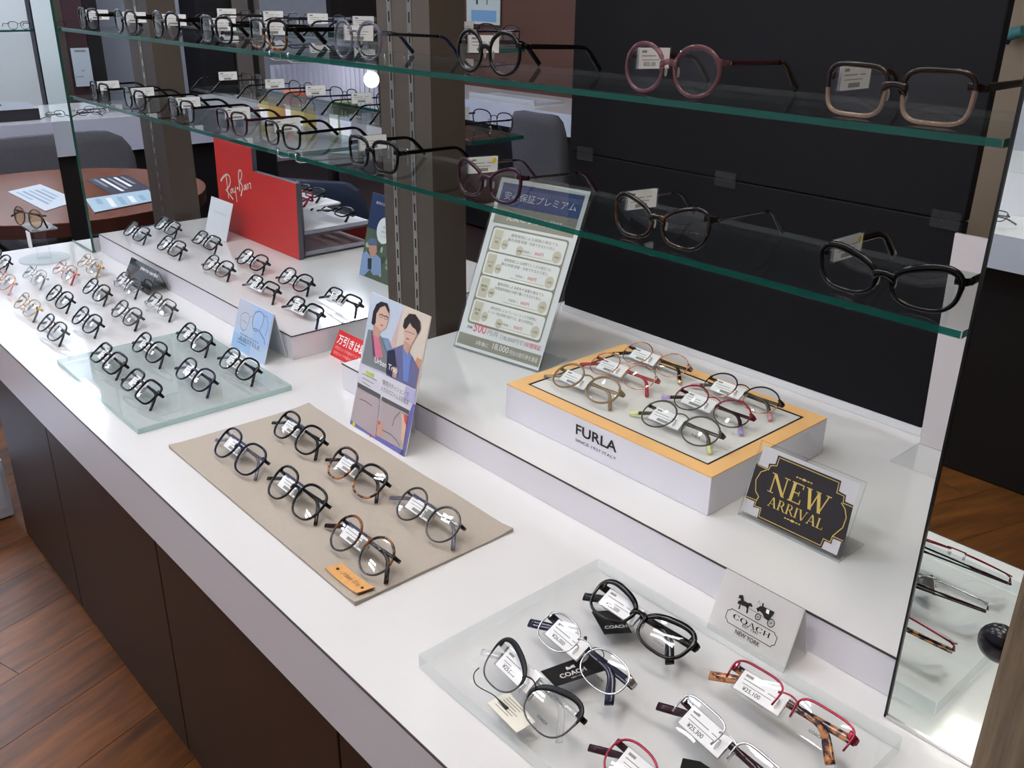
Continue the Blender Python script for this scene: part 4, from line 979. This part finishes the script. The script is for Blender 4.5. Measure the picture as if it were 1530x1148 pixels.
u, v, W_, H_ = along(pr, Zp, (305, 610), (470, 685), (310, 575)); pr.text('“魅惑のクッション”で', u, v - .002, .0085, GREYINK, 4, W_ * 1.05)
u, v, W_, H_ = along(pr, Zp, (300, 655), (468, 730), (305, 620)); pr.text('メガネのストレスを軽減', u, v - .002, .0085, GREYINK, 4, W_ * 1.05)
pr.ppoly([Zp(*p) for p in ((150, 600), (296, 680), (292, 708), (147, 630))], pm('leaflet_dark_bar', '5c5a5c'), 3)
pr.ppoly([Zp(*p) for p in ((305, 690), (478, 780), (472, 805), (300, 715))], pm('leaflet_dark_bar', '5c5a5c'), 3)
VIO = pm('leaflet_violet', '6f6cb0')
pr.ppoly([Zp(*p) for p in ((500, 735), (518, 745), (444, 1076), (412, 1055), (440, 1030), (475, 800))], VIO, 3)
pr.ppoly([Zp(*p) for p in ((106, 830), (440, 1030), (444, 1078), (100, 862))], VIO, 3)
pr.ppoly([Zp(*p) for p in ((147, 632), (292, 710), (262, 950), (106, 840))], pm('leaflet_mauve_photo', 'b3a7ac'), 4)
pr.ppoly([Zp(*p) for p in ((300, 718), (472, 805), (437, 1032), (272, 940))], pm('leaflet_mauve_photo', 'b3a7ac'), 4)
pr.pline([Zp(*p) for p in ((165, 706), (200, 720), (240, 750))], .0010, HAIR, 5)
pr.ppoly([Zp(*p) for p in ((425, 800), (470, 815), (440, 1000), (425, 960), (432, 860))], SKIN, 5)
pr.ppoly([Zp(*p) for p in ((445, 800), (470, 815), (462, 880), (448, 850))], pm('leaflet_red_nail', 'cf5a52'), 6)
pr.ppoly([Zp(*p) for p in ((275, 850), (300, 845), (312, 900), (305, 950), (270, 940))], SKIN2, 5); pr.disc(*pr.px(*Zp(288, 858)), .003, .003, pm('leaflet_red_nail', 'cf5a52'), 6)
pr.pline([Zp(*p) for p in ((420, 790), (385, 830), (372, 880))], .0009, HAIR, 6); pr.pline([Zp(*p) for p in ((310, 905), (360, 930), (400, 970), (418, 1005))], .0009, HAIR, 6)
pr.disc(*pr.px(*Zp(127, 868)), .004, .004, pm('leaflet_yellow', 'd6d33c'), 6); pr.disc(*pr.px(*Zp(234, 938)), .003, .003, pm('leaflet_rose', 'b5566a'), 6)
pr.build('printed_artwork', t)

# price board in a tall acrylic stand
t, pr, w_, h_ = panel_thing('price_board', 'tall acrylic stand with printed warranty price list in front of the black board', 'sign', (-1.222, .955, PZ + .0006), (-1.03, .987, PZ + .0006), (-1.222, 1.066, PZ + .295), .003, ACRY, ACRY_E)
OLV, OLVL, NVY = pm('board_olive', '8b897c'), pm('board_pale_olive', 'c7c4b0'), pm('board_navy', '27437c'); RDI = pm('board_red_ink', 'd4526a'); BDW = pm('board_white', 'dfe2e0')
pr.rect(.004, .004, w_ - .004, h_ - .006, pm('board_sheet', 'd3d8da'), 1)
Hh = h_
pr.rect(.012, Hh * .83, w_ - .012, Hh * .955, NVY, 2); pr.rect(.012, Hh * .73, w_ - .012, Hh * .83, OLV, 2)
pr.text('安心保証プレミアム', w_ * .5, Hh * .865, .014, BDW, 3, w_ * .78); pr.text('充実の 3 つの保証', w_ * .5, Hh * .755, .013, BDW, 3, w_ * .6)
pr.rrect(.016, Hh * .155, w_ - .016, Hh * .715, .006, OLV, 2)
body = ('通常使用による破損の場合でも', '最大3年間 修理・交換できるから安心'), ('通常使用による故障でレンズの場合でも', '最大3年間 修理・交換できるから安心'), ('通常使用による紛失や盗難の場合でも', '3年間通常価格の半額で購入できるから安心'), ('通常使用によるフレーム・レンズの破損は', 'メーカー保証期間が過ぎても、最大3年間保証')
for k in range(4):
    v1 = Hh * (.705 - .1365 * k); v0 = v1 - Hh * .128
    pr.rrect(.019, v0, w_ - .019, v1, .005, BDW, 3); pr.rect(.023, v0 + .003, .042, v1 - .003, OLVL, 4)
    pr.text(('フレーム', 'レンズ', '紛失', '延長')[k], .0325, (v0 + v1) / 2 + .001, .004, INK, 5, .013); pr.text('保証', .0325, (v0 + v1) / 2 - .006, .004, INK, 5, .008)
    for u_, dv, r_ in ((.051, -.006, .0075), (w_ - .032, -.008, .009)) + (((.085, -.011, .0075),) if k in (0, 3) else ()):
        pr.disc(u_, (v0 + v1) / 2 + dv, r_, r_ * 1.15, OLVL, 4); pr.text('3年間', u_, (v0 + v1) / 2 + dv - .002, .0035, INK, 5, .009)
    pr.text(body[k][0], w_ * .56, v1 - .0105, .0055, GREYINK, 4, .1); pr.text(body[k][1], w_ * .54, v1 - .0185, .0055, GREYINK, 4, .1)
    pr.text('交換金 1,', w_ * .52, v0 + .0075, .005, GREYINK, 4, .02); pr.text('000円', w_ * .65, v0 + .0075, .006, RDI, 4, .018)
    pr.rect(w_ * .42, v0 + .0035, w_ * .8, v0 + .0048, OLVL, 4)
pr.text('月額', w_ * .13, Hh * .127, .005, INK, 3, .012); pr.text('500', w_ * .25, Hh * .118, .016, RDI, 3, .028); pr.text('円/月', w_ * .4, Hh * .12, .009, OLV, 3, .022)
pr.text('（18,000円で', w_ * .62, Hh * .115, .009, OLV, 3, .05); pr.text('3年間保証', w_ * .85, Hh * .115, .009, RDI, 3, .035)
pr.rect(.006, Hh * .03, w_ - .006, Hh * .095, OLV, 2); pr.text('3年後に', w_ * .32, Hh * .05, .008, BDW, 3, .028); pr.text('18,000', w_ * .53, Hh * .048, .012, BDW, 3, .035); pr.text('円分の割引券を進呈', w_ * .79, Hh * .05, .0085, BDW, 3, .06)
pr.build('printed_sheet', t)
b = MB(); q = Vector((.192, .032, 0)) / 2; d_ = Vector((-.0165, .0986, 0)) * .8
b.raw([-q, q, q + d_, -q + d_, -q + Vector((0, 0, .0025)), q + Vector((0, 0, .0025)), q + d_ + Vector((0, 0, .0025)), -q + d_ + Vector((0, 0, .0025))], [(0, 1, 2, 3), (4, 5, 6, 7), (0, 1, 5, 4), (1, 2, 6, 5), (2, 3, 7, 6), (3, 0, 4, 7)], ACRY_E); b.build('foot', t)

# navy poster by the pillar
t, pr, w_, h_ = panel_thing('poster_card', 'navy leaflet showing a man in a blue shirt and cap behind the pillar', 'poster', (-1.708, 1.075, PZ + .0006), (-1.568, 1.075, PZ + .0006), (-1.708, 1.12, PZ + .177), .0015, pm('poster_navy', '1e3358'), WHITE, foot=.06, footM=WHITE, fw=.3)
Zb = lambda x, y: (530 + x / 8.2, 280 + y / 8.2)
pr.rect(0, 0, w_, h_ * .58, pm('poster_green', '4d5d4c'), 1)
for k in range(26):
    pr.disc(random.uniform(.008, w_ - .008), random.uniform(.01, h_ * .54), random.uniform(.004, .009), random.uniform(.004, .008), pm('poster_leaf_%d' % (k % 3), ('7d9a78', '3a4a3c', 'a8b69a')[k % 3]), 2, 10)
pr.ppoly([Zb(*p) for p in ((60, 1070), (95, 820), (150, 780), (200, 850), (270, 820), (325, 880), (330, 1080), (230, 1075), (190, 1010), (120, 1080))], pm('poster_chambray', '7f97bd'), 4)
pr.ppoly([Zb(*p) for p in ((165, 870), (215, 870), (210, 1010), (165, 1000))], pm('poster_dark_tee', '20302e'), 5)
pr.ppoly([Zb(*p) for p in ((185, 700), (275, 700), (280, 790), (245, 860), (200, 840), (180, 770))], pm('poster_face', 'b58a74'), 6)
pr.ppoly([Zb(*p) for p in ((160, 660), (210, 620), (270, 630), (290, 690), (280, 712), (180, 712))], pm('poster_cap', '54657e'), 7)
pr.disc(*pr.px(*Zb(370, 535)), .027, .028, pm('poster_bubble', 'd9e2e0'), 8, 24)
u, v = pr.px(*Zb(370, 535)); pr.text('一番', u - .004, v + .004, .006, GREYINK, 9); pr.text('便利な', u, v - .006, .006, GREYINK, 9); pr.text('レンズ', u, v - .015, .006, GREYINK, 9)
u, v = pr.px(*Zb(255, 185)); pr.text('あなたに合う', u + .025, v - .002, .0065, WHITE, 2)
pr.build('printed_artwork', t)

# white sign holder behind the large mirror
t, pr, w_, h_ = panel_thing('sign_holder', 'white sheet in an upright clear holder beside the black board', 'sign', (-.492, 1.225, PZ + .0006), (-.31, 1.225, PZ + .0006), (-.492, 1.2, PZ + .31), .004, mat('white_pink_sheet', 'd9d2d6', .3), ACRY_E)
b = MB(); b.box(-.091, .091, -.085, -.002, 0, .002, ACRY, sides=ACRY_E); b.build('foot', t)

# ------------------------------------------------------------------ red display
RED = mat('red_display_panel', 'c32a28', .45); DGR = mat('dark_grey_metal_frame', '5b5b66', .4, .4)
dl = Vector((-2.09, 1.13, PZ))
t = thing('brand_display', 'red brand display with stepped side panel and grey metal frame trays', 'display stand', dl)
b = MB(); out = [(-2.295, .0005), (-1.893, .0005), (-1.882, .18), (-2.087, .178), (-2.084, .235), (-2.285, .245)]
v = [Vector((x, 1.03, PZ + z)) - dl for x, z in out] + [Vector((x, 1.042, PZ + z)) - dl for x, z in out]; n = len(out)
b.raw(v, [tuple(range(n)), tuple(range(2 * n - 1, n - 1, -1))], RED); b.raw(v, [(k, (k + 1) % n, n + (k + 1) % n, n + k) for k in range(n)], DGR); b.build('side_panel', t)
pr = Print((-2.295, 1.03, PZ), (1, 0, 0), (0, 0, 1), dl); Zr = lambda x, y: (322 + x / 17.94, 245 + y / 17.94); CRM = mat('cream_lettering', 'efe4d2', .5)
for wd, st in ((.0058, ((152, 450), (180, 390), (240, 320), (310, 280))), (.0042, ((310, 280), (355, 300), (395, 370), (405, 470), (380, 580), (340, 650), (290, 700))), (.0042, ((295, 360), (315, 560), (340, 760), (360, 915))), (.0046, ((300, 710), (370, 800), (470, 940))),
        (.0026, ((455, 665), (415, 690), (408, 760), (430, 790), (455, 720), (460, 660), (470, 780))), (.0026, ((490, 660), (505, 770), (540, 740))), (.0034, ((535, 620), (550, 760), (580, 1015))), (.006, ((590, 645), (606, 660))),
        (.0040, ((655, 720), (640, 520), (618, 340), (625, 210), (655, 160), (695, 190), (712, 280), (690, 400), (655, 470))), (.0042, ((660, 480), (715, 570), (728, 660), (690, 850))),
        (.0026, ((800, 560), (770, 600), (770, 690), (795, 690), (815, 560), (830, 680))), (.0026, ((850, 680), (850, 545), (880, 545), (892, 660))), (.003, ((905, 530), (940, 510), (950, 655)))):
    pr.pline([Zr(*p) for p in st], wd, CRM, 1)
pr.build('lettering', t)
def bar(b, p, q, r=.005): 
    p, q = Vector(p) - dl, Vector(q) - dl; d = (q - p); a = d.orthogonal().normalized() * r; c = d.normalized().cross(a); b.obox((p + q) / 2, a, d / 2, c, DGR)
for x in (-1.905, -2.28):
    b = MB()
    for z in (.0065, .056):
        bar(b, (x, 1.045, PZ + z), (x, 1.24, PZ + z))
    for y in (1.049, 1.236): bar(b, (x, y, PZ + .0005), (x, y, PZ + (.18 if y < 1.1 else .062)))
    b.build('frame_side', t)
TRAY = mat('tray_white', 'e4e4ea', .4)
for z, y0, y1, tilt in ((.058, 1.047, 1.235, 0), (.112, 1.047, 1.16, .0)):
    b = MB(); b.box(-.185, .18, y0 - dl.y, y1 - dl.y, z, z + .004, TRAY); b.build('tray', t)
b = MB(); b.box(-.375 / 2, .17, 1.243 - dl.y, 1.25 - dl.y, .005, .05, RED); b.build('rear_panel', t)
for k, (x, y, z, fm) in enumerate(((-1.97, 1.075, .1168, REDM), (-2.1, 1.085, .1168, NAVY), (-1.99, 1.12, .1168, BK), (-1.98, 1.19, .0628, BK), (-2.14, 1.19, .0628, BK), (-1.965, 1.105, .0, BK))):
    if z < .01: z = .0008
    if k == 5: continue
    eyeglasses((x, y, PZ + z), ('red rimmed', 'navy', 'black thick', 'black', 'black wide')[k] + ' glasses lying on a tray of the red display', S(sh=WELL, rim=.0018, th=.003, fm=fm, tagp=False, lean=70, w=.044, h=.034), 0, 'glasses in the red display')
for x in (-1.70, -1.825):
    eyeglasses((x, 1.305, PZ + .0006), 'black glasses lying on the riser behind the red display', S(sh=WELL, rim=.0018, th=.003, tagp=False, lean=60), 0, 'glasses behind the red display')

# round acrylic stand with amber glasses at the counter end
c = AZ(67, 388, 0)
t = thing('glasses_stand', 'round based clear acrylic glasses stand at the counter end', 'stand', (c.x, c.y, .0006))
b = MB(); b.cyl((0, 0, 0), (0, 0, .004), .058, ACRY_E, n=32); b.build('base', t)
b = MB(); b.cyl((0, 0, .004), (0, 0, .082), .016, ACRY, .012, 20); b.build('column', t)
b = MB(); b.box(-.05, .05, -.03, .03, .082, .085, ACRY, sides=ACRY_E); b.build('ledge', t)
eyeglasses((c.x, c.y - .022, .0865), 'dark rimmed amber lens glasses resting on the round acrylic stand', S(sh=ROUND, w=.045, h=.042, rim=.0012, fm=OLIV, tm=BKM, tip=BK, lens=TINTL, metal=True, fold=True, lean=8, tagp=False, th=.002), .3)
b = MB(); b.box(-.014, .014, -.001, .001, -.04, 0, LABELW); tag(b.build('swing_tag', None, (c.x + .03, c.y - .034, .082)), 'white paper swing tag hanging from the round acrylic stand', 'tag')
# ------------------------------------------------------------------ the shop behind
TBL = wood('reddish_table_wood', '6b3b2a', '8d5a44', .25, 4, (1, 6, 1)); TBR = mat('table_edge_dark', '3d1c14', .4); DARK = mat('dark_base', '121014', .5)
t = thing('round_table', 'round reddish brown wooden table beyond the counter end', 'table', (-3.74, 1.06, FLOOR))
b = MB(); b.cyl((0, 0, .655), (0, 0, .7), .52, TBR, n=48); b.build('edge_band', t)
b = MB(); b.cyl((0, 0, .7), (0, 0, .703), .522, TBL, n=48); b.build('table_top', t)
b = MB(); b.cyl((0, 0, .03), (0, 0, .655), .045, DARK, n=16); b.build('column', t)
b = MB(); b.cyl((0, 0, .001), (0, 0, .03), .28, DARK, n=32); b.build('foot', t)
def leaflet(px, M, label, dark, z=-.0965):
    pts = [AZ(x, y, z) for x, y in px]; c = sum(pts, Vector()) / 4; t = thing('leaflet', label, 'leaflet', c)
    b = MB(); n = 4; v = [p - c for p in pts] + [p - c + Vector((0, 0, .002)) for p in pts]
    b.raw(v, [(0, 1, 2, 3), (4, 5, 6, 7)] + [(k, (k + 1) % n, n + (k + 1) % n, n + k) for k in range(n)], M); b.build('sheet', t)
    U = pts[1] - pts[0]; V = pts[3] - pts[0]; pr = Print(pts[0] + Vector((0, 0, .002)), U, V - U * (V.dot(U) / U.dot(U)), c)
    if pr.N.z < 0: pr.N = -pr.N
    L1, L2 = U.length, pr.V.dot(V)
    for k in range(5): pr.rect(L1 * .08, L2 * (.12 + .16 * k), L1 * (.5 + .35 * ((k * 3) % 4) / 4), L2 * (.2 + .16 * k), dark[k % len(dark)], 1)
    pr.build('print', t)
LBL, LGR, LDK = mat('leaflet_pale_blue', '93b3cc', .4), mat('leaflet_grey', '8f96a4', .4), mat('leaflet_dark', '343240', .4)
leaflet([(12, 287), (68, 316), (118, 300), (60, 276)], mat('leaflet_white_sheet', 'cfd8e0', .4), 'pale leaflet with printed blocks at the aisle side of the round table', (LBL, LGR))
leaflet([(128, 268), (175, 296), (230, 285), (190, 262)], LDK, 'dark grey leaflet lying on the round table', (LGR, PAPER))
leaflet([(128, 298), (141, 318), (232, 300), (222, 284)], mat('leaflet_sky', 'b4d0de', .4), 'sky blue leaflet at the near rim of the round table', (LBL, PAPER), -.094)
def chair(loc, rz, label, group=None, M=FAB, w=.56):
    t = thing('chair', label, 'chair', loc, rz, group)
    b = MB(); hw = w / 2; prof = []
    for k in range(13):
        u = -1 + k / 6; prof.append(u)
    vs = []; rows_ = 8
    for side in (0, 1):
        for j in range(rows_ + 1):
            vv = j / rows_
            for u in prof:
                sh = 1 - .12 * max(0, (vv - .75) / .25) ** 2
                top_ = .80 - .03 * abs(u) ** 10
                vs.append((u * hw * sh, .02 + .05 * vv - .03 * u * u + (.05 if side else 0), .40 + (top_ - .40) * vv))
    n = len(prof); m_ = n * (rows_ + 1); fs = []
    for side in (0, 1):
        for j in range(rows_):
            for i in range(n - 1):
                a = side * m_ + j * n + i; fs.append((a, a + 1, a + n + 1, a + n))
    rim_ = list(range(n)) + [j * n + n - 1 for j in range(1, rows_ + 1)] + [rows_ * n + i for i in range(n - 2, -1, -1)] + [j * n for j in range(rows_ - 1, 0, -1)]
    for k in range(len(rim_)): a, c = rim_[k], rim_[(k + 1) % len(rim_)]; fs.append((a, c, c + m_, a + m_))
    b.raw(vs, fs, M, True); b.build('backrest', t)
    b = MB(); b.box(-hw + .02, hw - .02, -.46, .04, .36, .45, M); b.build('seat', t, bevel=.02)
    for sx in (-1, 1):
        for y in (-.4, .0):
            b = MB(); b.cyl((sx * (hw - .06), y, .001), (sx * (hw - .06), y, .36), .016, DARK, n=8); b.build('leg', t)
    return t
chair((-4.5, 1.30, FLOOR), math.pi / 2, 'dark grey felt chair drawn up to the round table', w=.68)
o = chair((-3.44, 3.30, FLOOR), math.pi, 'dark grey felt chair standing at the white back counter', w=.36); o.scale.z = 1.09
chair((-.52, 2.75, FLOOR), math.pi * .9, 'dark navy chair standing behind the black board', M=mat('navy_fabric', '23283a', .95, noise=.2, scale=300))
chair((-3.0, 1.72, FLOOR), -2.6, 'navy blue chair between the pillars behind the riser', M=mat('blue_navy_fabric', '1f2a44', .9, noise=.2, scale=300), w=.45)
def counter(x0, x1, y0, y1, label, th=.15, face=W_EDGE):
    c = Vector(((x0 + x1) / 2, (y0 + y1) / 2, FLOOR)); hx, hy = (x1 - x0) / 2, (y1 - y0) / 2
    t = thing('display_counter', label, 'counter', c)
    b = MB(); b.box(-hx, hx, -hy, hy, .8 - th, .8, mat('lilac_white_fascia', 'ccd0e2', .4), top=W_LAM); b.build('worktop', t)
    b = MB(); b.box(-hx + .08, hx - .08, -hy + .08, hy - .08, .004, .8 - th, DARK); b.build('base', t); return t
counter(-5.75, -5.0, -1.2, 2.75, 'long white counter beyond the round table at the far end of the shop', .17)
counter(-5.4, -2.2, 3.72, 4.3, 'white back counter behind the pillars in front of the brown wall', .12)
counter(-3.4, 1.3, -2.1, -1.33, 'white counter with dark base across the aisle seen in the mirror', .1)
plainG = S(sh=BOST, rim=.0014, fm=BKM, tagp=False, metal=True)
t = thing('riser_block', 'low black six sided riser on the far white counter', 'riser', (-5.35, 1.2, 0))
b = MB(); hexa = [(-.22, -.18), (.06, -.24), (.22, -.1), (.22, .22), (-.1, .26), (-.22, .1)]
v = [(x, y, .0005) for x, y in hexa] + [(x, y, .055) for x, y in hexa]; b.raw(v, [(k, (k + 1) % 6, 6 + (k + 1) % 6, 6 + k) for k in range(6)], mat('black_riser_side', '232228', .4)); b.raw(v, [tuple(range(6, 12))], mat('grey_riser_top', '8d8f98', .3)); b.build('body', t)
for k, (x, y) in enumerate(((-5.22, 1.12), (-5.33, 1.24), (-5.42, 1.10))):
    eyeglasses((x, y, .0556), 'dark metal glasses on the low black riser of the far counter', plainG, math.pi / 2, 'glasses on the black riser')
for k in range(7):
    eyeglasses((-5.1 - .12 * (k % 2), 1.5 + .075 * k, .0006), 'metal glasses lying in a row on the far white counter', S(sh=BOST, rim=.0012, fm=(GUN, SIL, BKM)[k % 3], tagp=False, metal=True), math.pi / 2, 'glasses on the far counter')
for k in range(4):
    eyeglasses((-5.12 - .1 * (k % 2), .0 + .16 * k, .0006), 'thin metal glasses on the aisle half of the far white counter', S(sh=BOST, rim=.0012, fm=(GUN, SIL, BKM)[k % 3], tagp=False, metal=True), math.pi / 2, 'glasses on the aisle half of the far counter')
t = thing('card_stand', 'white card with a glasses drawing standing on the far counter', 'sign', (-5.45, .88, .0006))
b = MB(); b.obox((0, 0, .13), (0, .09, 0), (-.02, 0, .13), (.001, 0, .0002), WHITE); b.build('card', t)
pr = Print((.0215 - .02 + .002, -.09, .0), (0, 1, 0), (-.02, 0, .13), (0, 0, 0)); pr.line([(.05 + .03 * math.cos(a), .15 + .03 * math.sin(a)) for a in [k * math.pi / 6 for k in range(12)]], .004, GREYINK, 1, True); pr.line([(.12 + .03 * math.cos(a), .15 + .03 * math.sin(a)) for a in [k * math.pi / 6 for k in range(12)]], .004, GREYINK, 1, True); pr.rect(.04, .05, .14, .058, GREYINK, 1); pr.build('printed_drawing', t)
def column(px0, px1, M, label, x=-6.2, dep=.25, z1=CEIL - .001, name='column', ymin=None):
    y0, y1 = AX(px0, 60, x).y, AX(px1, 60, x).y
    y0 = y0 if ymin is None else ymin
    o = sbox(name, x - dep, x, y0, y1, FLOOR + .001, z1, M); return tag(o, label, 'column')
column(-60, 47, mat('bright_white_panel', 'eaeff0', .5), 'bright white display wall panel beyond the far counter', x=-6.3, dep=.06, name='display_wall', ymin=-1.8)
column(72, 99, PILLAR, 'taupe column beside the narrow mirror strip beyond the far counter')
column(99.5, 130, mat('maroon_panel', '3c2026', .6), 'maroon column beyond the far counter')
column(131, 152, mat('black_column', '0f0d10', .5), 'slim black column beyond the far counter')
column(297, 347, mat('black_speckled_column', '141218', .5, noise=.4, scale=60), 'wide black column seen between the two pillars')
column(352, 392, mat('greige_column', '6f665e', .6), 'greige column seen between the two pillars')
column(378, 384, mat('black_column', '0f0d10', .5), 'thin black rail in front of the greige column', x=-6.1, dep=.03)
# poster with blank square code area on the maroon column
p0, p1 = AX(104, 72, -6.19), AX(140, 128, -6.19)
t = thing('wall_poster', 'white notice poster on the maroon column', 'poster', (-6.18, (p0.y + p1.y) / 2, p1.z))
hw, hh = (p1.y - p0.y) / 2, p0.z - p1.z
b = MB(); b.box(-.004, .004, -hw, hw, 0, hh, mat('poster_pale', 'c3cdd6', .5)); b.build('sheet', t)
pr = Print((.0045, -hw, 0), (0, 1, 0), (0, 0, 1)); pr.rect(.02, hh * .9, 2 * hw - .02, hh * .95, GREYINK, 1); pr.rect(.06, hh * .4, 2 * hw - .06, hh * .43, GREYINK, 1); pr.rect(.05, hh * .25, 2 * hw - .1, hh * .27, GREYINK, 1); pr.build('print', t)
# wall shelf with glasses
zs = AX(0, 47, -6.2).z
b = MB(); b.box(-.12, 0, -.8, .72, 0, .01, GLASS, sides=GLASS_E); tag(b.build('glass_shelf', None, (-6.115, AX(0, 47, -6.2).y, zs)), 'clear glass wall shelf on the bright white display wall', 'shelf')
for k in range(4):
    eyeglasses((-6.17, AX(0, 47, -6.2).y - .3 + .2 * k, zs + .0106), 'metal glasses on the glass wall shelf of the bright display wall', dict(plainG, fold=False), math.pi / 2, 'glasses on the wall shelf')
# pleated blind
x = -6.25; y0, y1 = AX(400, 120, x).y, AX(560, 120, x).y; b = MB(); n = 44; vs = []
for k in range(n + 1):
    y = y0 + (y1 - y0) * k / n; vs += [(x + .05 + .015 * (k % 2), y, -.35), (x + .05 + .015 * (k % 2), y, AX(430, 95, x).z)]
b.raw(vs, [(2 * k, 2 * k + 2, 2 * k + 3, 2 * k + 1) for k in range(n)], mat('white_pleated_cloth', 'c8c9dc', .8))
c = Vector((x, (y0 + y1) / 2, -.35)); b.xform(lambda p: p - c); o = b.build('pleated_blind', None, c); tag(o, 'white pleated blind hanging beyond the rear shelves', 'blind')
# dark screen with red edge
a, d = AX(492, 26, -5.6), AX(562, 0, -5.6)
t = thing('monitor', 'black hanging monitor with red edge above the rear shelves', 'monitor', (-5.6, (a.y + d.y) / 2, a.z))
hw = (d.y - a.y) / 2
b = MB(); b.box(-.03, .03, -hw, hw, 0, .5, DARK); b.build('screen', t); b = MB(); b.box(-.03, .032, hw, hw + .05, 0, .5, mat('dark_red_edge', '8c1a1c', .5)); b.build('red_edge', t)
b = MB(); b.cyl((0, 0, .5), (0, 0, CEIL - a.z), .02, DARK, n=8); b.build('ceiling_pole', t)
# pendant lamp
p = AX(555, 119, -5.9); t = thing('pendant_lamp', 'glowing white pendant lamp hanging beyond the rear shelves', 'lamp', (p.x, p.y, p.z))
b = MB(); b.ball((0, 0, 0), (.055, .055, .055), mat('pendant_glow', 'ffffff', .5, emit=14), 16, 10); b.build('bulb', t)
b = MB(); b.cyl((0, 0, .05), (0, 0, .12), .03, HOUS, n=12); b.build('socket', t); b = MB(); b.cyl((0, 0, .12), (0, 0, CEIL - p.z), .004, DARK, n=6); b.build('cord', t)
# goods on a side table behind the rear shelves
t = thing('side_table', 'white low side table carrying bright boxes behind the riser', 'table', (-3.9, 2.35, FLOOR))
b = MB(); b.box(-.55, .45, -.3, .35, .74, .78, W_LAM); b.build('table_top', t)
for sx in (-.5, .4):
    for sy in (-.26, .3): b = MB(); b.cyl((sx, sy, .001), (sx, sy, .74), .02, DARK, n=8); b.build('leg', t)
for k, (x, y, sx, sy, h, col, nm) in enumerate(((-4.2, 2.2, .1, .08, .16, 'c9b46a', 'mustard'), (-4.05, 2.25, .08, .08, .2, 'd9724a', 'orange'), (-3.9, 2.2, .12, .06, .15, 'b9a868', 'straw yellow'), (-3.72, 2.3, .1, .1, .18, '8a8f6a', 'sage green'), (-3.56, 2.25, .09, .08, .13, 'cfd4e2', 'pale lilac'))):
    t = thing('carton', nm + ' carton standing on the low side table', 'box', (x, y, -.0195), 0, 'cartons on the side table')
    b = MB(); b.box(-sx / 2, sx / 2, -sy / 2, sy / 2, 0, h, mat('carton_' + nm.replace(' ', '_'), col, .6)); b.build('body', t, bevel=.002)
    b = MB(); b.box(-sx / 2 * .7, sx / 2 * .7, -sy / 2 - .001, -sy / 2, h * .2, h * .7, PAPER); b.build('label_patch', t)
# brown wall with a small poster, right of the pillar
y = 4.9; x0, x1 = AY(690, 60, y).x, AY(1000, 60, y).x
tag(sbox('wall_panel', x0 - 1.2, x1, 4.9, 4.99, FLOOR + .001, CEIL - .001, mat('rust_brown_panel', '5e3d30', .7, noise=.06, scale=120)), 'tall rust brown wall panel behind the white back counter', 'wall panel')
a, d = AY(697, 35, 4.88), AY(747, -20, 4.88)
t = thing('wall_poster', 'small pale poster on the rust brown wall panel', 'poster', ((a.x + d.x) / 2, 4.885, a.z)); hw = (d.x - a.x) / 2
b = MB(); b.box(-hw, hw, -.004, .004, 0, d.z - a.z, mat('poster_ivory', 'c9d2cf', .5)); b.build('sheet', t)
pr = Print((-hw, -.0045, 0), (1, 0, 0), (0, 0, 1)); pr.rect(hw * .3, .02, hw * 1.8, .1, mat('poster_blue_patch', '7fa8cf', .5), 1); pr.rect(hw * .6, .14, hw * .7, .24, INK, 1); pr.rect(hw * 1.2, .14, hw * 1.3, .24, GREYINK, 1); pr.build('print', t)
t = thing('counter_tray', 'flat white tray lying on the white back counter', 'tray', (AY(770, 160, 3.95).x, 3.95, .0006)); b = MB(); b.box(-.3, .3, -.12, .12, 0, .012, mat('grey_tray', 'b9bcc4', .4)); b.build('base', t)
b = MB(); b.box(-.3, .3, -.125, -.115, .012, .03, mat('grey_tray', 'b9bcc4', .4)); b.build('lip', t)
# opposite counter seen in the large mirror
t = thing('riser_block', 'white riser on the counter across the aisle', 'riser', (-1.0, -1.78, 0)); b = MB(); b.box(-1.9, 1.9, -.3, .16, .0005, .13, W_EDGE, top=W_LAM); b.build('body', t)
for k in range(9):
    eyeglasses((-2.0 + .22 * k, -1.47, .0006), 'thin metal glasses in a row on the counter across the aisle', S(sh=BOST, rim=.0012, fm=(GOLD, GUN, ROSE)[k % 3], tagp=False, metal=True), math.pi, 'glasses on the counter across the aisle')
    eyeglasses((-1.95 + .22 * k, -1.72, .1306), 'thin metal glasses on the riser across the aisle', S(sh=BOST, rim=.0012, fm=(GUN, SIL, BKM)[k % 3], tagp=False, metal=True), math.pi, 'glasses on the riser across the aisle')

zt = AX(0, 688, -2.7).z
t = thing('storage_cabinet', 'low white storage cabinet on the floor beyond the counter end', 'cabinet', (-2.95, .12, FLOOR))
b = MB(); b.box(-.25, .25, -.45, .36, .004, zt - FLOOR, mat('pale_blue_white_laminate', 'd4dcee', .4)); b.build('body', t, bevel=.003)
b = MB(); b.box(.25, .252, -.44, .35, .03, zt - FLOOR - .03, mat('pale_blue_white_laminate', 'd4dcee', .4)); b.build('door', t)

p = AY(1506, 52, 4.93); q = AY(1526, 50, 4.93)
t = thing('wall_ornament', 'small teal cloth roll with navy end hung on the beige wall', 'ornament', ((p.x + q.x) / 2, 4.94, p.z)); L = (q.x - p.x) / 2
b = MB(); b.cyl((-L, 0, 0), (L, 0, .02), .03, mat('teal_cloth', '4f8d8f', .8, noise=.2, scale=40), .026, 14); b.build('cloth', t)
b = MB(); b.cyl((-L - .01, 0, -.04), (-L + .005, 0, .015), .018, mat('navy_cloth', '1c2450', .8), .026, 12); b.build('navy_end', t)
